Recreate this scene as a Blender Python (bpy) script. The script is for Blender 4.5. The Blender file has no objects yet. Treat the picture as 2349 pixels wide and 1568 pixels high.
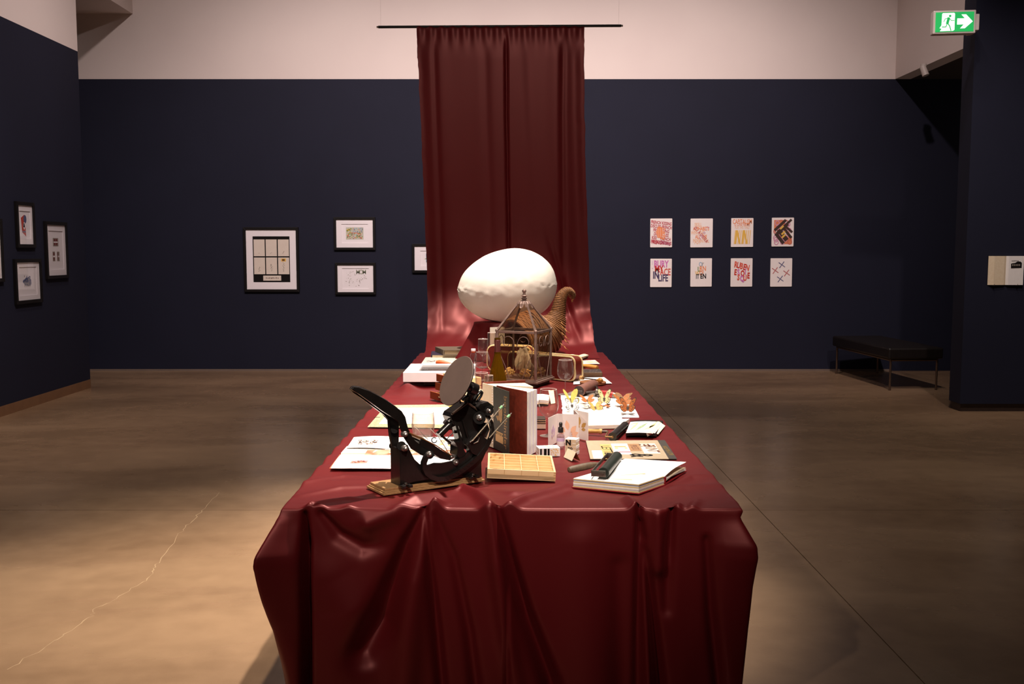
import bpy, bmesh, math, random
import numpy as np
from mathutils import Vector, Matrix, noise
R = random.Random(7)
SC = bpy.context.scene
COL = SC.collection
V = Vector
PI = math.pi

# ------------------------------------------------------------------ camera
F = 2284.0; PITCH = math.atan(209/2284.0); CH = 1.6
cam_data = bpy.data.cameras.new('camera')
cam_data.sensor_width = 36.0; cam_data.lens = 36.0*F/2349.0
cam_data.clip_start = 0.05; cam_data.clip_end = 80
cam = bpy.data.objects.new('camera', cam_data); COL.objects.link(cam)
cam.location = (0, 0, CH); cam.rotation_euler = (PI/2-PITCH, 0, 0)
SC.camera = cam

# ------------------------------------------------------------------ view, world
SC.view_settings.view_transform = 'Standard'
SC.view_settings.look = 'None'
SC.view_settings.gamma = 1.0
SC.view_settings.use_curve_mapping = False
SC.view_settings.exposure = 0.0
w = bpy.data.worlds.new('world'); SC.world = w; w.use_nodes = True
w.node_tree.nodes['Background'].inputs[0].default_value = (0.02, 0.018, 0.02, 1)
w.node_tree.nodes['Background'].inputs[1].default_value = 0.5
SC.cycles.sample_clamp_indirect = 4.0
SC.cycles.max_bounces = 10
SC.cycles.transparent_max_bounces = 24

# ------------------------------------------------------------------ lights (gallery track spots above the frame, plus added fills)
def spot(name, loc, aim, watt, angle, blend=0.6, size=0.05, col=(1, .86, .72)):
    l = bpy.data.lights.new(name, 'SPOT')
    l.energy = watt; l.spot_size = math.radians(angle); l.spot_blend = blend
    l.shadow_soft_size = size; l.color = col
    o = bpy.data.objects.new(name, l); COL.objects.link(o)
    o.location = loc
    o.rotation_euler = (V(aim)-V(loc)).to_track_quat('-Z', 'Y').to_euler()
    return o
WARM = (1, .88, .77); WALLC = (1, .82, .78)
spot('track_spot', (0.75, 4.6, 5.3), (-0.75, 4.6, 0.3), 2100, 50, .8, .06, WARM)      # table front half, spills on the left floor
spot('track_spot', (0.4, 6.6, 5.4), (0.0, 6.2, 0.8), 1500, 36, .8, .06, WARM)         # table middle
spot('track_spot', (-0.3, 6.2, 5.6), (0.0, 7.55, 1.2), 2100, 26, .7, .06, WARM)        # egg
spot('track_spot', (0.5, -0.6, 5.2), (0.0, 4.8, 0.9), 1200, 32, .8, .06, WARM)        # from above the camera
spot('track_spot', (0.2, 2.0, 5.6), (0.0, 8.4, 2.5), 420, 34, 1., .06, WARM)          # added fill to brighten the banner
spot('track_spot', (-2.8, -1.2, 4.4), (0.0, 4.2, 0.7), 420, 36, 1., .06, WARM)        # front left
spot('floor_spot', (0.3, 5.4, 5.6), (-1.35, 4.5, 0.0), 1300, 34, 1.0, .06, (1, .82, .62)) # pool on the left floor
for x in (-3.1, 3.3):
    spot('floor_spot', (x, 7.6, 5.9), (x, 8.0, 0.0), 400, 100, 1.0, .1, WARM)  # broad fill pair, added to lift the floor brightness
for x, e in ((-3.4, 420), (-1.2, 700), (1.2, 700), (3.2, 480)):
    spot('wall_spot', (x, 8.6, 5.9), (x*0.95, 13.25, 2.25), e*1.08, 82, 1.0, .06, WALLC)
spot('wall_spot', (-1.6, 6.8, 5.9), (-4.95, 8.6, 2.6), 820, 92, 1.0, .06, WALLC)
spot('wall_spot', (3.6, 6.2, 5.6), (4.9, 9.85, 1.8), 430, 50, 1.0, .06, WALLC)

l = bpy.data.lights.new('passage_fill', 'POINT'); l.energy = 7; l.shadow_soft_size = .1; l.color = WARM  # added bare fill, no fixture, lightens the low passage ceiling
o = bpy.data.objects.new('passage_fill', l); COL.objects.link(o); o.location = (7.2, 12.0, 2.4)
# ------------------------------------------------------------------ pixel <-> place helpers (measured from the photograph)
_c, _s = math.cos(PITCH), math.sin(PITCH)
def ray(px, py):
    x = (px-1174.5)/F; y = (784-py)/F
    return V((x, _c+y*_s, -_s+y*_c))
TZ = 0.762                                     # top of the cloth on the table
def P(px, py, z=TZ):
    d = ray(px, py); return V((0, 0, CH))+d*((z-CH)/d.z)
def D(px, py, Y):
    d = ray(px, py); return V((0, 0, CH))+d*(Y/d.y)

# ------------------------------------------------------------------ materials
def lin(c):
    return tuple(((v/255)/12.92 if v/255 <= .04045 else ((v/255+.055)/1.055)**2.4) for v in c)
MATS = {}
def mat(name, col, rough=.5, metal=0., spec=.5, col2=None, scale=30., stretch=(1, 1, 1), bump=0., bscale=None,
        emit=0., coat=0., sheen=0., kind='noise', sharp=.5, detail=4.):
    if name in MATS: return MATS[name]
    m = bpy.data.materials.new(name); m.use_nodes = True
    nt = m.node_tree; N = nt.nodes; L = nt.links
    b = N['Principled BSDF']
    b.inputs['Base Color'].default_value = (*lin(col), 1)
    b.inputs['Roughness'].default_value = rough
    b.inputs['Metallic'].default_value = metal
    b.inputs['Specular IOR Level'].default_value = spec
    b.inputs['Coat Weight'].default_value = coat
    b.inputs['Sheen Weight'].default_value = sheen
    if emit:
        b.inputs['Emission Color'].default_value = (*lin(col), 1); b.inputs['Emission Strength'].default_value = emit
    tc = N.new('ShaderNodeTexCoord'); mp = N.new('ShaderNodeMapping')
    mp.inputs['Scale'].default_value = stretch
    L.new(tc.outputs['Object'], mp.inputs['Vector'])
    def tex(sc):
        if kind == 'wave':
            t = N.new('ShaderNodeTexWave'); t.inputs['Scale'].default_value = sc; t.inputs['Distortion'].default_value = 6
            t.inputs['Detail'].default_value = 3
            out = t.outputs['Fac']
        elif kind == 'voronoi':
            t = N.new('ShaderNodeTexVoronoi'); t.inputs['Scale'].default_value = sc; out = t.outputs['Distance']
        else:
            t = N.new('ShaderNodeTexNoise'); t.inputs['Scale'].default_value = sc; t.inputs['Detail'].default_value = detail
            out = t.outputs['Fac']
        L.new(mp.outputs['Vector'], t.inputs['Vector']); return out
    if col2 is not None:
        f = tex(scale)
        r = N.new('ShaderNodeValToRGB')
        r.color_ramp.elements[0].position = .5-sharp*.5; r.color_ramp.elements[1].position = .5+sharp*.5
        r.color_ramp.elements[0].color = (*lin(col), 1); r.color_ramp.elements[1].color = (*lin(col2), 1)
        L.new(f, r.inputs['Fac']); L.new(r.outputs['Color'], b.inputs['Base Color'])
    if bump:
        f = tex(bscale or scale)
        bp = N.new('ShaderNodeBump'); bp.inputs['Strength'].default_value = bump; bp.inputs['Distance'].default_value = .004
        L.new(f, bp.inputs['Height']); L.new(bp.outputs['Normal'], b.inputs['Normal'])
    MATS[name] = m; return m

def glass(name, tint=(255, 255, 255), edge=.55, base=.03, rough=.02, body=None, ed=.28):
    """thin clear glass: lets light through, mirrors at grazing angles"""
    m = bpy.data.materials.new(name); m.use_nodes = True
    nt = m.node_tree; N = nt.nodes; L = nt.links; N.remove(N['Principled BSDF'])
    tr = N.new('ShaderNodeBsdfTransparent'); gl = N.new('ShaderNodeBsdfGlossy')
    gl.inputs['Roughness'].default_value = rough; gl.inputs['Color'].default_value = (1, 1, 1, 1)
    g0 = gl; d0 = N.new('ShaderNodeBsdfDiffuse'); d0.inputs['Color'].default_value = (.75, .72, .7, 1)  # pale diffuse in the mirror layer paints brighter glass edges
    gl = N.new('ShaderNodeMixShader'); gl.inputs[0].default_value = ed; L.new(g0.outputs[0], gl.inputs[1]); L.new(d0.outputs[0], gl.inputs[2])
    lw = N.new('ShaderNodeLayerWeight'); lw.inputs['Blend'].default_value = .5
    pw = N.new('ShaderNodeMath'); pw.operation = 'POWER'; pw.inputs[1].default_value = 3.5
    L.new(lw.outputs['Facing'], pw.inputs[0])
    mr = N.new('ShaderNodeMapRange'); mr.inputs['To Min'].default_value = base; mr.inputs['To Max'].default_value = edge
    L.new(pw.outputs[0], mr.inputs['Value'])
    cm = N.new('ShaderNodeMixRGB'); cm.inputs[1].default_value = (*lin(tint), 1)
    t2 = tuple(int(c*.62) for c in tint); cm.inputs[2].default_value = (*lin(t2), 1)
    L.new(pw.outputs[0], cm.inputs[0]); L.new(cm.outputs[0], tr.inputs['Color'])
    mx = N.new('ShaderNodeMixShader'); L.new(mr.outputs[0], mx.inputs[0]); L.new(tr.outputs[0], mx.inputs[1]); L.new(gl.outputs[0], mx.inputs[2])
    last = mx
    if body:                                      # coloured glass that scatters a little
        tl = N.new('ShaderNodeBsdfTranslucent'); tl.inputs['Color'].default_value = (*lin(tint), 1)
        df = N.new('ShaderNodeBsdfDiffuse'); df.inputs['Color'].default_value = (*lin(tint), 1)
        m1 = N.new('ShaderNodeMixShader'); m1.inputs[0].default_value = .5; L.new(tl.outputs[0], m1.inputs[1]); L.new(df.outputs[0], m1.inputs[2])
        last = N.new('ShaderNodeMixShader'); last.inputs[0].default_value = body; L.new(mx.outputs[0], last.inputs[1]); L.new(m1.outputs[0], last.inputs[2])
    L.new(last.outputs[0], N['Material Output'].inputs['Surface'])
    return m

# ------------------------------------------------------------------ mesh builder
def frame(o, x, z):
    """matrix with origin o, x axis along x, z axis as close to z as possible"""
    x = V(x).normalized(); z = V(z); y = z.cross(x).normalized(); z = x.cross(y)
    M = Matrix((x, y, z)).transposed().to_4x4(); M.translation = V(o); return M
def RZ(a): return Matrix.Rotation(a, 4, 'Z')
def TR(p): return Matrix.Translation(V(p))

class MB:
    def __init__(s): s.v = []; s.f = []; s.m = []; s.sm = []
    def add(s, vs, fs, m=0, smooth=False, M=None):
        k = len(s.v)
        s.v += [tuple(M @ V(p)) if M is not None else tuple(p) for p in vs]
        for f in fs:
            s.f.append([k+i for i in f]); s.m.append(m); s.sm.append(smooth)
        return s
    def box(s, c, d, m=0, M=None, b=0.):
        hx, hy, hz = d[0]/2, d[1]/2, d[2]/2
        if b <= 0:
            vs = [(c[0]+sx*hx, c[1]+sy*hy, c[2]+sz*hz) for sz in (-1, 1) for sy in (-1, 1) for sx in (-1, 1)]
            fs = [(0, 2, 3, 1), (4, 5, 7, 6), (0, 1, 5, 4), (2, 6, 7, 3), (0, 4, 6, 2), (1, 3, 7, 5)]
            return s.add(vs, fs, m, False, M)
        b = min(b, hx*.95, hy*.95, hz*.95)
        bm = bmesh.new(); bmesh.ops.create_cube(bm, size=1)
        for v in bm.verts: v.co = V((v.co.x*d[0], v.co.y*d[1], v.co.z*d[2]))+V(c)
        bmesh.ops.bevel(bm, geom=bm.edges[:], offset=b, segments=2, affect='EDGES', profile=.5)
        return s.addbm(bm, m, M)
    def addbm(s, bm, m=0, M=None, smooth=False):
        bm.verts.index_update()
        s.add([v.co.copy() for v in bm.verts], [[v.index for v in f.verts] for f in bm.faces], m, smooth, M); bm.free(); return s
    def prism(s, poly, z0, z1, m=0, M=None, b=0., mtop=None):
        n = len(poly)
        area = sum(poly[i][0]*poly[(i+1) % n][1]-poly[(i+1) % n][0]*poly[i][1] for i in range(n))
        if area < 0: poly = poly[::-1]
        vs = [(p[0], p[1], z0) for p in poly]+[(p[0], p[1], z1) for p in poly]
        fs = [list(range(n))[::-1], list(range(n, 2*n))]+[(i, (i+1) % n, n+(i+1) % n, n+i) for i in range(n)]
        if b > 0:
            bm = bmesh.new(); bv = [bm.verts.new(p) for p in vs]
            for f in fs: bm.faces.new([bv[i] for i in f])
            ed = [e for e in bm.edges if abs(e.verts[0].co.z-e.verts[1].co.z) < 1e-9]
            bmesh.ops.bevel(bm, geom=ed, offset=b, segments=2, affect='EDGES', profile=.5, clamp_overlap=True)
            return s.addbm(bm, m, M)
        s.add(vs, fs, m, False, M)
        if mtop is not None: s.m[-(n+1)] = mtop
        return s
    def lathe(s, prof, n=32, m=0, M=None, smooth=True, cap0=False, cap1=False):
        vs = []; fs = []
        for (r, z) in prof:
            for k in range(n): vs.append((r*math.cos(2*PI*k/n), r*math.sin(2*PI*k/n), z))
        for j in range(len(prof)-1):
            for k in range(n):
                a = j*n+k; b_ = j*n+(k+1) % n; fs.append((a, b_, b_+n, a+n))
        s.add(vs, fs, m, smooth, M)
        k = len(s.v)-len(vs)
        if cap0: s.f.append([k+i for i in range(n)][::-1]); s.m.append(m); s.sm.append(False)
        if cap1: s.f.append([k+(len(prof)-1)*n+i for i in range(n)]); s.m.append(m); s.sm.append(False)
        return s
    def ell(s, c, r, m=0, M=None, n=20, k=12):
        if not hasattr(r, '__len__'): r = (r, r, r)
        vs = []; fs = []
        for j in range(k+1):
            a = -PI/2+PI*j/k
            for i in range(n):
                vs.append((c[0]+r[0]*math.cos(a)*math.cos(2*PI*i/n), c[1]+r[1]*math.cos(a)*math.sin(2*PI*i/n), c[2]+r[2]*math.sin(a)))
        for j in range(k):
            for i in range(n):
                fs.append((j*n+i, j*n+(i+1) % n, (j+1)*n+(i+1) % n, (j+1)*n+i))
        return s.add(vs, fs, m, True, M)
    def tube(s, path, r, n=10, m=0, M=None, closed=False, sec=None, up=None, smooth=True):
        path = [V(p) for p in path]; N_ = len(path)
        rs = r if hasattr(r, '__len__') else [r]*N_
        vs = []; fs = []; prev = None
        for i, p in enumerate(path):
            if closed: t = path[(i+1) % N_]-path[i-1]
            else: t = path[min(i+1, N_-1)]-path[max(i-1, 0)]
            t.normalize()
            if up is not None:
                a = V(up)-t*V(up).dot(t); a.normalize()
            elif prev is None:
                a = t.orthogonal().normalized()
            else:
                a = prev-t*prev.dot(t); a.normalize()
            prev = a; b_ = t.cross(a)
            if sec is None:
                for k in range(n):
                    q = 2*PI*k/n; vs.append(p+(a*math.cos(q)+b_*math.sin(q))*rs[i])
            else:
                for (u, v_) in sec: vs.append(p+a*(u*rs[i])+b_*(v_*rs[i]))
        n = n if sec is None else len(sec)
        for i in range(N_ if closed else N_-1):
            for k in range(n):
                a0 = i*n+k; b0 = i*n+(k+1) % n; j = (i+1) % N_
                fs.append((a0, b0, j*n+(k+1) % n, j*n+k))
        if not closed: fs += [list(range(n))[::-1], [(N_-1)*n+k for k in range(n)]]
        return s.add(vs, fs, m, smooth and sec is None, M)
    def cyl(s, a, b, r, n=20, m=0, M=None, r2=None):
        a = V(a); b = V(b); t = (b-a).normalized(); u = t.orthogonal().normalized(); w_ = t.cross(u)
        r2 = r if r2 is None else r2; vs = []
        for (p, q) in ((a, r), (b, r2)):
            for k in range(n):
                g = 2*PI*k/n; vs.append(p+(u*math.cos(g)+w_*math.sin(g))*q)
        s.add(vs, [(k, (k+1) % n, n+(k+1) % n, n+k) for k in range(n)], m, True, M)
        k0 = len(s.v)-2*n
        s.f += [[k0+k for k in range(n)][::-1], [k0+n+k for k in range(n)]]; s.m += [m, m]; s.sm += [False, False]
        return s
    def sheet(s, quad, t=.001, m=0, nu=1, nv=1, fn=None, M=None):
        """thin sheet over quad (A,B,C,D) counter-clockwise; fn(u,v)->z lift"""
        A, B, C, D_ = [V(q) for q in quad]; vs = []; fs = []
        for lay in (0, 1):
            for j in range(nv+1):
                for i in range(nu+1):
                    u = i/nu; v = j/nv
                    p = (A*(1-u)+B*u)*(1-v)+(D_*(1-u)+C*u)*v
                    if fn: p = p+V((0, 0, fn(u, v)))
                    vs.append(p+V((0, 0, t*lay)))
        W_ = nu+1; K = W_*(nv+1)
        for j in range(nv):
            for i in range(nu):
                a = j*W_+i; q = (a, a+1, a+1+W_, a+W_); fs.append(q[::-1]); fs.append([K+x for x in q])
        rim = [i for i in range(W_)]+[j*W_+nu for j in range(1, nv+1)]+[nv*W_+i for i in range(nu-1, -1, -1)]+[j*W_ for j in range(nv-1, 0, -1)]
        for a, b_ in zip(rim, rim[1:]+rim[:1]): fs.append((a, b_, K+b_, K+a))
        return s.add(vs, fs, m, False, M)
    def text(s, txt, size, M, m=0, ext=.0002, bold=0., align='CENTER', sx=1.):
        c = bpy.data.curves.new('t', 'FONT'); c.body = txt; c.size = size; c.extrude = ext; c.offset = bold*size
        c.align_x = align; c.align_y = 'CENTER'; c.resolution_u = 2
        o = bpy.data.objects.new('t', c); COL.objects.link(o)
        dg = bpy.context.evaluated_depsgraph_get(); me = bpy.data.meshes.new_from_object(o.evaluated_get(dg))
        vs = [(v.co.x*sx, v.co.y, v.co.z) for v in me.vertices]; fs = [list(p.vertices) for p in me.polygons]
        s.add(vs, fs, m, False, M)
        bpy.data.objects.remove(o); bpy.data.curves.remove(c); bpy.data.meshes.remove(me); return s
    def build(s, name, mats, parent=None, at=None, sharp=None):
        me = bpy.data.meshes.new(name)
        off = V(at) if at is not None else (OFF.get(parent.name, V((0, 0, 0))) if parent is not None else V((0, 0, 0)))
        me.from_pydata([tuple(V(p)-off) for p in s.v], [], s.f)
        if not isinstance(mats, (list, tuple)): mats = [mats]
        for q in mats: me.materials.append(q)
        me.polygons.foreach_set('material_index', s.m); me.polygons.foreach_set('use_smooth', s.sm)
        if any(s.sm): me.set_sharp_from_angle(angle=math.radians(sharp or 42))
        me.update()
        o = bpy.data.objects.new(name, me); COL.objects.link(o)
        if parent is not None: o.parent = parent; OFF[o.name] = off
        elif at is not None: o.location = off
        return o
OFF = {}
def tag(o, label, cat, group=None, kind=None):
    if label: o['label'] = label
    if cat: o['category'] = cat
    if group: o['group'] = group
    if kind: o['kind'] = kind
    return o
def thing(name, label, cat, loc, group=None):
    o = bpy.data.objects.new(name, None); COL.objects.link(o); o.empty_display_size = .05
    o.location = V(loc); OFF[o.name] = V(loc); return tag(o, label, cat, group)
def copy_tree(o, parent=None):
    c = o.copy(); COL.objects.link(c)
    if parent is not None: c.parent = parent
    for ch in list(o.children): copy_tree(ch, c)
    return c
def structure(o): o['kind'] = 'structure'; return o
def smoothstep(a, b, x):
    t = np.clip((x-a)/(b-a), 0, 1); return t*t*(3-2*t)
# ------------------------------------------------------------------ common materials
BLUE = mat('navy_wall_paint', (29, 31, 48), .75, spec=.22, col2=(27, 29, 45), scale=2.)
WHITE_WALL = mat('white_wall_paint', (226, 214, 208), .8, spec=.2, col2=(222, 209, 204), scale=1.5)
DARK_CEIL = mat('dark_ceiling_paint', (70, 62, 58), .85, spec=.2, col2=(64, 57, 54), scale=2.)
BLACK_FRAME = mat('black_frame_wood', (13, 10, 10), .5, spec=.3, col2=(17, 13, 13), scale=40, stretch=(1, 1, 8))
MATBOARD = mat('white_mat_board', (250, 244, 247), .8, spec=.2, col2=(247, 241, 244), scale=60)
PAPER = mat('white_paper', (244, 240, 236), .8, spec=.2, col2=(240, 235, 230), scale=50)
CREAM = mat('cream_paper', (236, 220, 192), .8, spec=.2, col2=(228, 208, 176), scale=60)
STEEL = mat('brushed_steel', (170, 160, 152), .3, metal=1., col2=(150, 142, 136), scale=60)
BLACK_METAL = mat('black_press_enamel', (20, 17, 16), .28, spec=.6, col2=(28, 23, 21), scale=25, bump=.12, bscale=90)
PLY_EDGE = mat('dark_board', (60, 45, 36), .6, col2=(48, 36, 30), scale=30)
PANE = glass('clear_pane', edge=.3, base=.012, ed=.02)

# concrete floor
def floor_material():
    m = bpy.data.materials.new('polished_concrete'); m.use_nodes = True
    nt = m.node_tree; N = nt.nodes; L = nt.links; b = N['Principled BSDF']
    tc = N.new('ShaderNodeTexCoord')
    def noi(sc, det, stretch=(1, 1, 1), dist=0.):
        mp = N.new('ShaderNodeMapping'); mp.inputs['Scale'].default_value = stretch
        L.new(tc.outputs['Object'], mp.inputs['Vector'])
        t = N.new('ShaderNodeTexNoise'); t.inputs['Scale'].default_value = sc; t.inputs['Detail'].default_value = det
        t.inputs['Distortion'].default_value = dist
        L.new(mp.outputs['Vector'], t.inputs['Vector']); return t.outputs['Fac']
    a = noi(.9, 6, (.6, 1.4, 1), .6); c = noi(7, 5); d = noi(220, 3)
    mx = N.new('ShaderNodeMath'); mx.operation = 'MULTIPLY_ADD'; L.new(c, mx.inputs[0]); mx.inputs[1].default_value = .35
    L.new(a, mx.inputs[2])
    mx2 = N.new('ShaderNodeMath'); mx2.operation = 'MULTIPLY_ADD'; L.new(d, mx2.inputs[0]); mx2.inputs[1].default_value = .12
    L.new(mx.outputs[0], mx2.inputs[2])
    r = N.new('ShaderNodeValToRGB'); e = r.color_ramp.elements
    e[0].position = .45; e[0].color = (*lin((112, 88, 66)), 1); e[1].position = 1.0; e[1].color = (*lin((152, 124, 97)), 1)
    L.new(mx2.outputs[0], r.inputs['Fac'])
    L.new(r.outputs['Color'], b.inputs['Base Color'])
    rr = N.new('ShaderNodeMapRange'); L.new(a, rr.inputs['Value']); rr.inputs['To Min'].default_value = .2; rr.inputs['To Max'].default_value = .34
    L.new(rr.outputs[0], b.inputs['Roughness']); b.inputs['Specular IOR Level'].default_value = .55
    bp = N.new('ShaderNodeBump'); bp.inputs['Strength'].default_value = .05; bp.inputs['Distance'].default_value = .01
    L.new(noi(2.5, 5), bp.inputs['Height']); L.new(bp.outputs['Normal'], b.inputs['Normal'])
    return m
CONCRETE = floor_material()

# ------------------------------------------------------------------ the room
YB = 13.25; ZB = 3.83; TOP = 6.2
fl = structure(MB().box((0, 4.75, -.06), (18.4, 19.5, .08)).build('floor', mat('joint_filler', (52, 40, 32), .8, col2=(44, 34, 28), scale=20)))
for (x0, x1, y0, y1) in ((-9.2, 1.53, -5, 6.05), (1.535, 9.2, -5, 6.05), (-9.2, 1.53, 6.055, 14.5), (1.535, 9.2, 6.055, 14.5)):
    MB().box(((x0+x1)/2, (y0+y1)/2, -.01), (x1-x0, y1-y0, .02)).build('slab', CONCRETE, fl)
_rc = random.Random(3); _cp = []
_raw = [(20, 1535), (95, 1487), (150, 1452), (212, 1410), (214, 1396), (250, 1380), (330, 1334), (352, 1308), (362, 1290), (412, 1222), (440, 1195), (470, 1165), (508, 1122)]
for (x0, y0), (x1, y1) in zip(_raw[:-1], _raw[1:]):
    for k in range(6): _p = P(x0+(x1-x0)*k/6, y0+(y1-y0)*k/6, 0); _cp.append((_p.x+_rc.uniform(-.012, .012), _p.y+_rc.uniform(-.012, .012), .0002))
MB().tube(_cp, [_rc.uniform(.25, 1.) for _ in _cp], m=0, sec=[(-.0002, -.0028), (.0003, 0), (-.0002, .0028)], up=(0, 0, 1)).build('crack', mat('filled_crack', (170, 146, 114), .5, col2=(140, 116, 90), scale=12), fl)
structure(MB().box((0, 4.75, TOP+.1), (18.4, 19.5, .2)).build('ceiling', DARK_CEIL))
structure(MB().box((-1.0, YB+.1, ZB/2), (16.4, .2, ZB)).box((8.2, YB+.1, ZB/2), (2.0, .2, ZB))
          .box((0, YB+.1, (ZB+TOP)/2), (18.4, .2, TOP-ZB), 1).build('wall_back', [BLUE, WHITE_WALL]))
structure(MB().box((-5.08, 3.3, .10+(3.86-.10)/2), (.26, 16.6, 3.76)).box((-5.08, 3.3, (3.86+TOP)/2), (.26, 16.6, TOP-3.86), 1)
          .build('wall_left', [BLUE, WHITE_WALL]))
structure(MB().box((-5.077, 3.3, .05), (.262, 16.6, .10)).build('baseboard_left', mat('brown_plinth', (128, 92, 62), .6, col2=(116, 82, 56), scale=8)))
structure(MB().box((-9.1, 12.5, TOP/2), (.2, 1.8, TOP)).build('wall_far_left', WHITE_WALL))
structure(MB().box((9.1, 4.75, TOP/2), (.2, 19.5, TOP)).build('wall_right', BLUE))
structure(MB().box((0, -4.9, TOP/2), (18.4, .2, TOP)).build('wall_front', BLUE))
structure(MB().box((6.83, 9.965, 2.07), (4.72, .25, 3.98)).box((6.83, 9.975, .04), (4.68, .21, .08), 1).build('wall_partition', [BLUE, PLY_EDGE]))
structure(MB().box((5.1, 11.55, (ZB+TOP)/2), (.2, 3.4, TOP-ZB)).build('wall_bulkhead', WHITE_WALL))
structure(MB().box((7.1, 11.55, ZB+.06), (3.8, 3.4, .12)).build('ceiling_low', DARK_CEIL))
structure(MB().box((-7.06, 12.43, (4.66+TOP)/2), (4.28, 1.64, TOP-4.66)).build('ceiling_soffit', WHITE_WALL))
structure(MB().box((-1.95, YB-.006, .012), (14.0, .012, .024)).build('baseboard_back', mat('pale_skirting', (120, 104, 92), .6, col2=(108, 94, 84), scale=6)))

# ceiling spotlight in the dark side passage
c = D(2117, 192, 12.2)
t = thing('ceiling_spotlight', 'small white spotlight under the low ceiling of the right side passage', 'spotlight', (c.x, c.y, ZB))
wm = mat('white_lamp_metal', (190, 180, 172), .5, col2=(180, 170, 164), scale=30)
MB().cyl((c.x, c.y, ZB), (c.x, c.y, ZB-.03), .035).build('mount_plate', wm, t)
MB().cyl((c.x-.01, c.y, ZB-.03), (c.x+.02, c.y-.03, ZB-.14), .036, r2=.04).build('lamp_head', wm, t)

# ------------------------------------------------------------------ exit sign on the partition end
c = D(2190, 50, 9.6)
ct = thing('exit_sign', 'green and white lit exit sign with running figure and arrow on the partition corner', 'sign', c)
M = TR(c) @ RZ(math.radians(-7))
Wm = mat('sign_plastic', (226, 214, 208), .4, col2=(220, 208, 202), scale=20)
MB().box((0, .05, 0), (.385, .09, .215), 0, M, .008).build('housing', Wm, ct)
MB().box((.212, .155, 0), (.04, .25, .15), 0, M, .006).build('wall_bracket', Wm, ct)
GRN = mat('lit_green_acrylic', (22, 168, 82), .4, emit=.75, col2=(20, 160, 78), scale=10)
WHT = mat('lit_white_acrylic', (250, 255, 250), .4, emit=1.0, col2=(246, 252, 248), scale=10)
MB().box((0, .004, 0), (.345, .006, .18), 0, M).build('lit_panel', GRN, ct)
MF = M @ Matrix.Rotation(PI/2, 4, 'X')      # local x right, y up, z toward the viewer
def on(poly, mb, m, z0=.0, z1=.001): mb.prism(poly, z0, z1, m, MF)
pict = MB()
dr = [(-.118, .083), (-.002, .083), (-.002, -.085), (-.03, -.085), (-.03, -.082), (-.118, -.085), (-.13, -.055), (-.118, -.03)]
on([(-.115, .075), (-.108, .082), (-.008, .082), (0, .075), (0, -.072), (-.012, -.082), (-.13, -.084), (-.115, -.06), (-.135, -.056), (-.118, -.03)], pict, 1, .0, .0012)
on([(.022, .03), (.09, .03), (.058, .066), (.1, .066), (.162, .0), (.092, -.062), (.05, -.062), (.082, -.026), (.022, -.026)], pict, 1, .0, .0012)
k = [(-.043+.011*math.cos(q*PI/8), .055+.011*math.sin(q*PI/8)) for q in range(16)]
on(k, pict, 0, .0012, .002)
def limb(pts, w_): 
    for (a, b) in zip(pts[:-1], pts[1:]):
        a = V(a).to_3d(); b = V(b).to_3d(); d = (b-a).normalized(); n_ = V((-d.y, d.x, 0))*w_/2
        on([tuple((a-n_-d*w_*.3).xy), tuple((b-n_+d*w_*.3).xy), tuple((b+n_+d*w_*.3).xy), tuple((a+n_-d*w_*.3).xy)], pict, 0, .0012, .002)
limb([(-.055, .035), (-.066, -.012)], .024)
limb([(-.05, .032), (-.03, .012), (-.004, .012)], .006); limb([(-.06, .036), (-.088, .028), (-.098, .004)], .006)
limb([(-.066, -.012), (-.078, -.045), (-.112, -.045)], .008); limb([(-.064, -.01), (-.044, -.038), (-.032, -.078)], .009)
pict.build('pictogram', [GRN, WHT], ct)

# ------------------------------------------------------------------ bench
b0 = V((4.24, 12.92, 0)); b1 = V((4.35, 11.37, 0)); b2 = V((4.89, 11.44, 0))
ux = (b0-b1); bl = ux.length; ux.normalize(); uy = V((ux.y, -ux.x, 0)); bw = .55
t = thing('bench', 'black leather bench on thin steel legs near the right partition', 'bench', b1+ux*bl/2+uy*bw/2)
MBn = frame(b1, ux, (0, 0, 1))
LEA = mat('black_leather', (20, 15, 14), .45, spec=.4, col2=(26, 20, 18), scale=30, bump=.2, bscale=60)
STL = mat('bench_steel', (120, 100, 86), .35, metal=.8, col2=(110, 92, 80), scale=20)
MB().box((bl/2, -bw/2, .43), (bl+.1, bw+.1, .13), 0, MBn, .02).build('seat_cushion', LEA, t)
fr = MB()
for (p, q) in (((0, 0), (bl, 0)), ((0, -bw), (bl, -bw)), ((0, 0), (0, -bw)), ((bl, 0), (bl, -bw))):
    fr.cyl((p[0], p[1], .35), (q[0], q[1], .35), .013, 8, 0, MBn)
fr.build('seat_frame', STL, t)
for (x, y) in ((0, 0), (bl, 0), (0, -bw), (bl, -bw)):
    MB().cyl((x, y, 0), (x, y, .36), .013, 10, 0, MBn).build('leg', STL, t)
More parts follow.
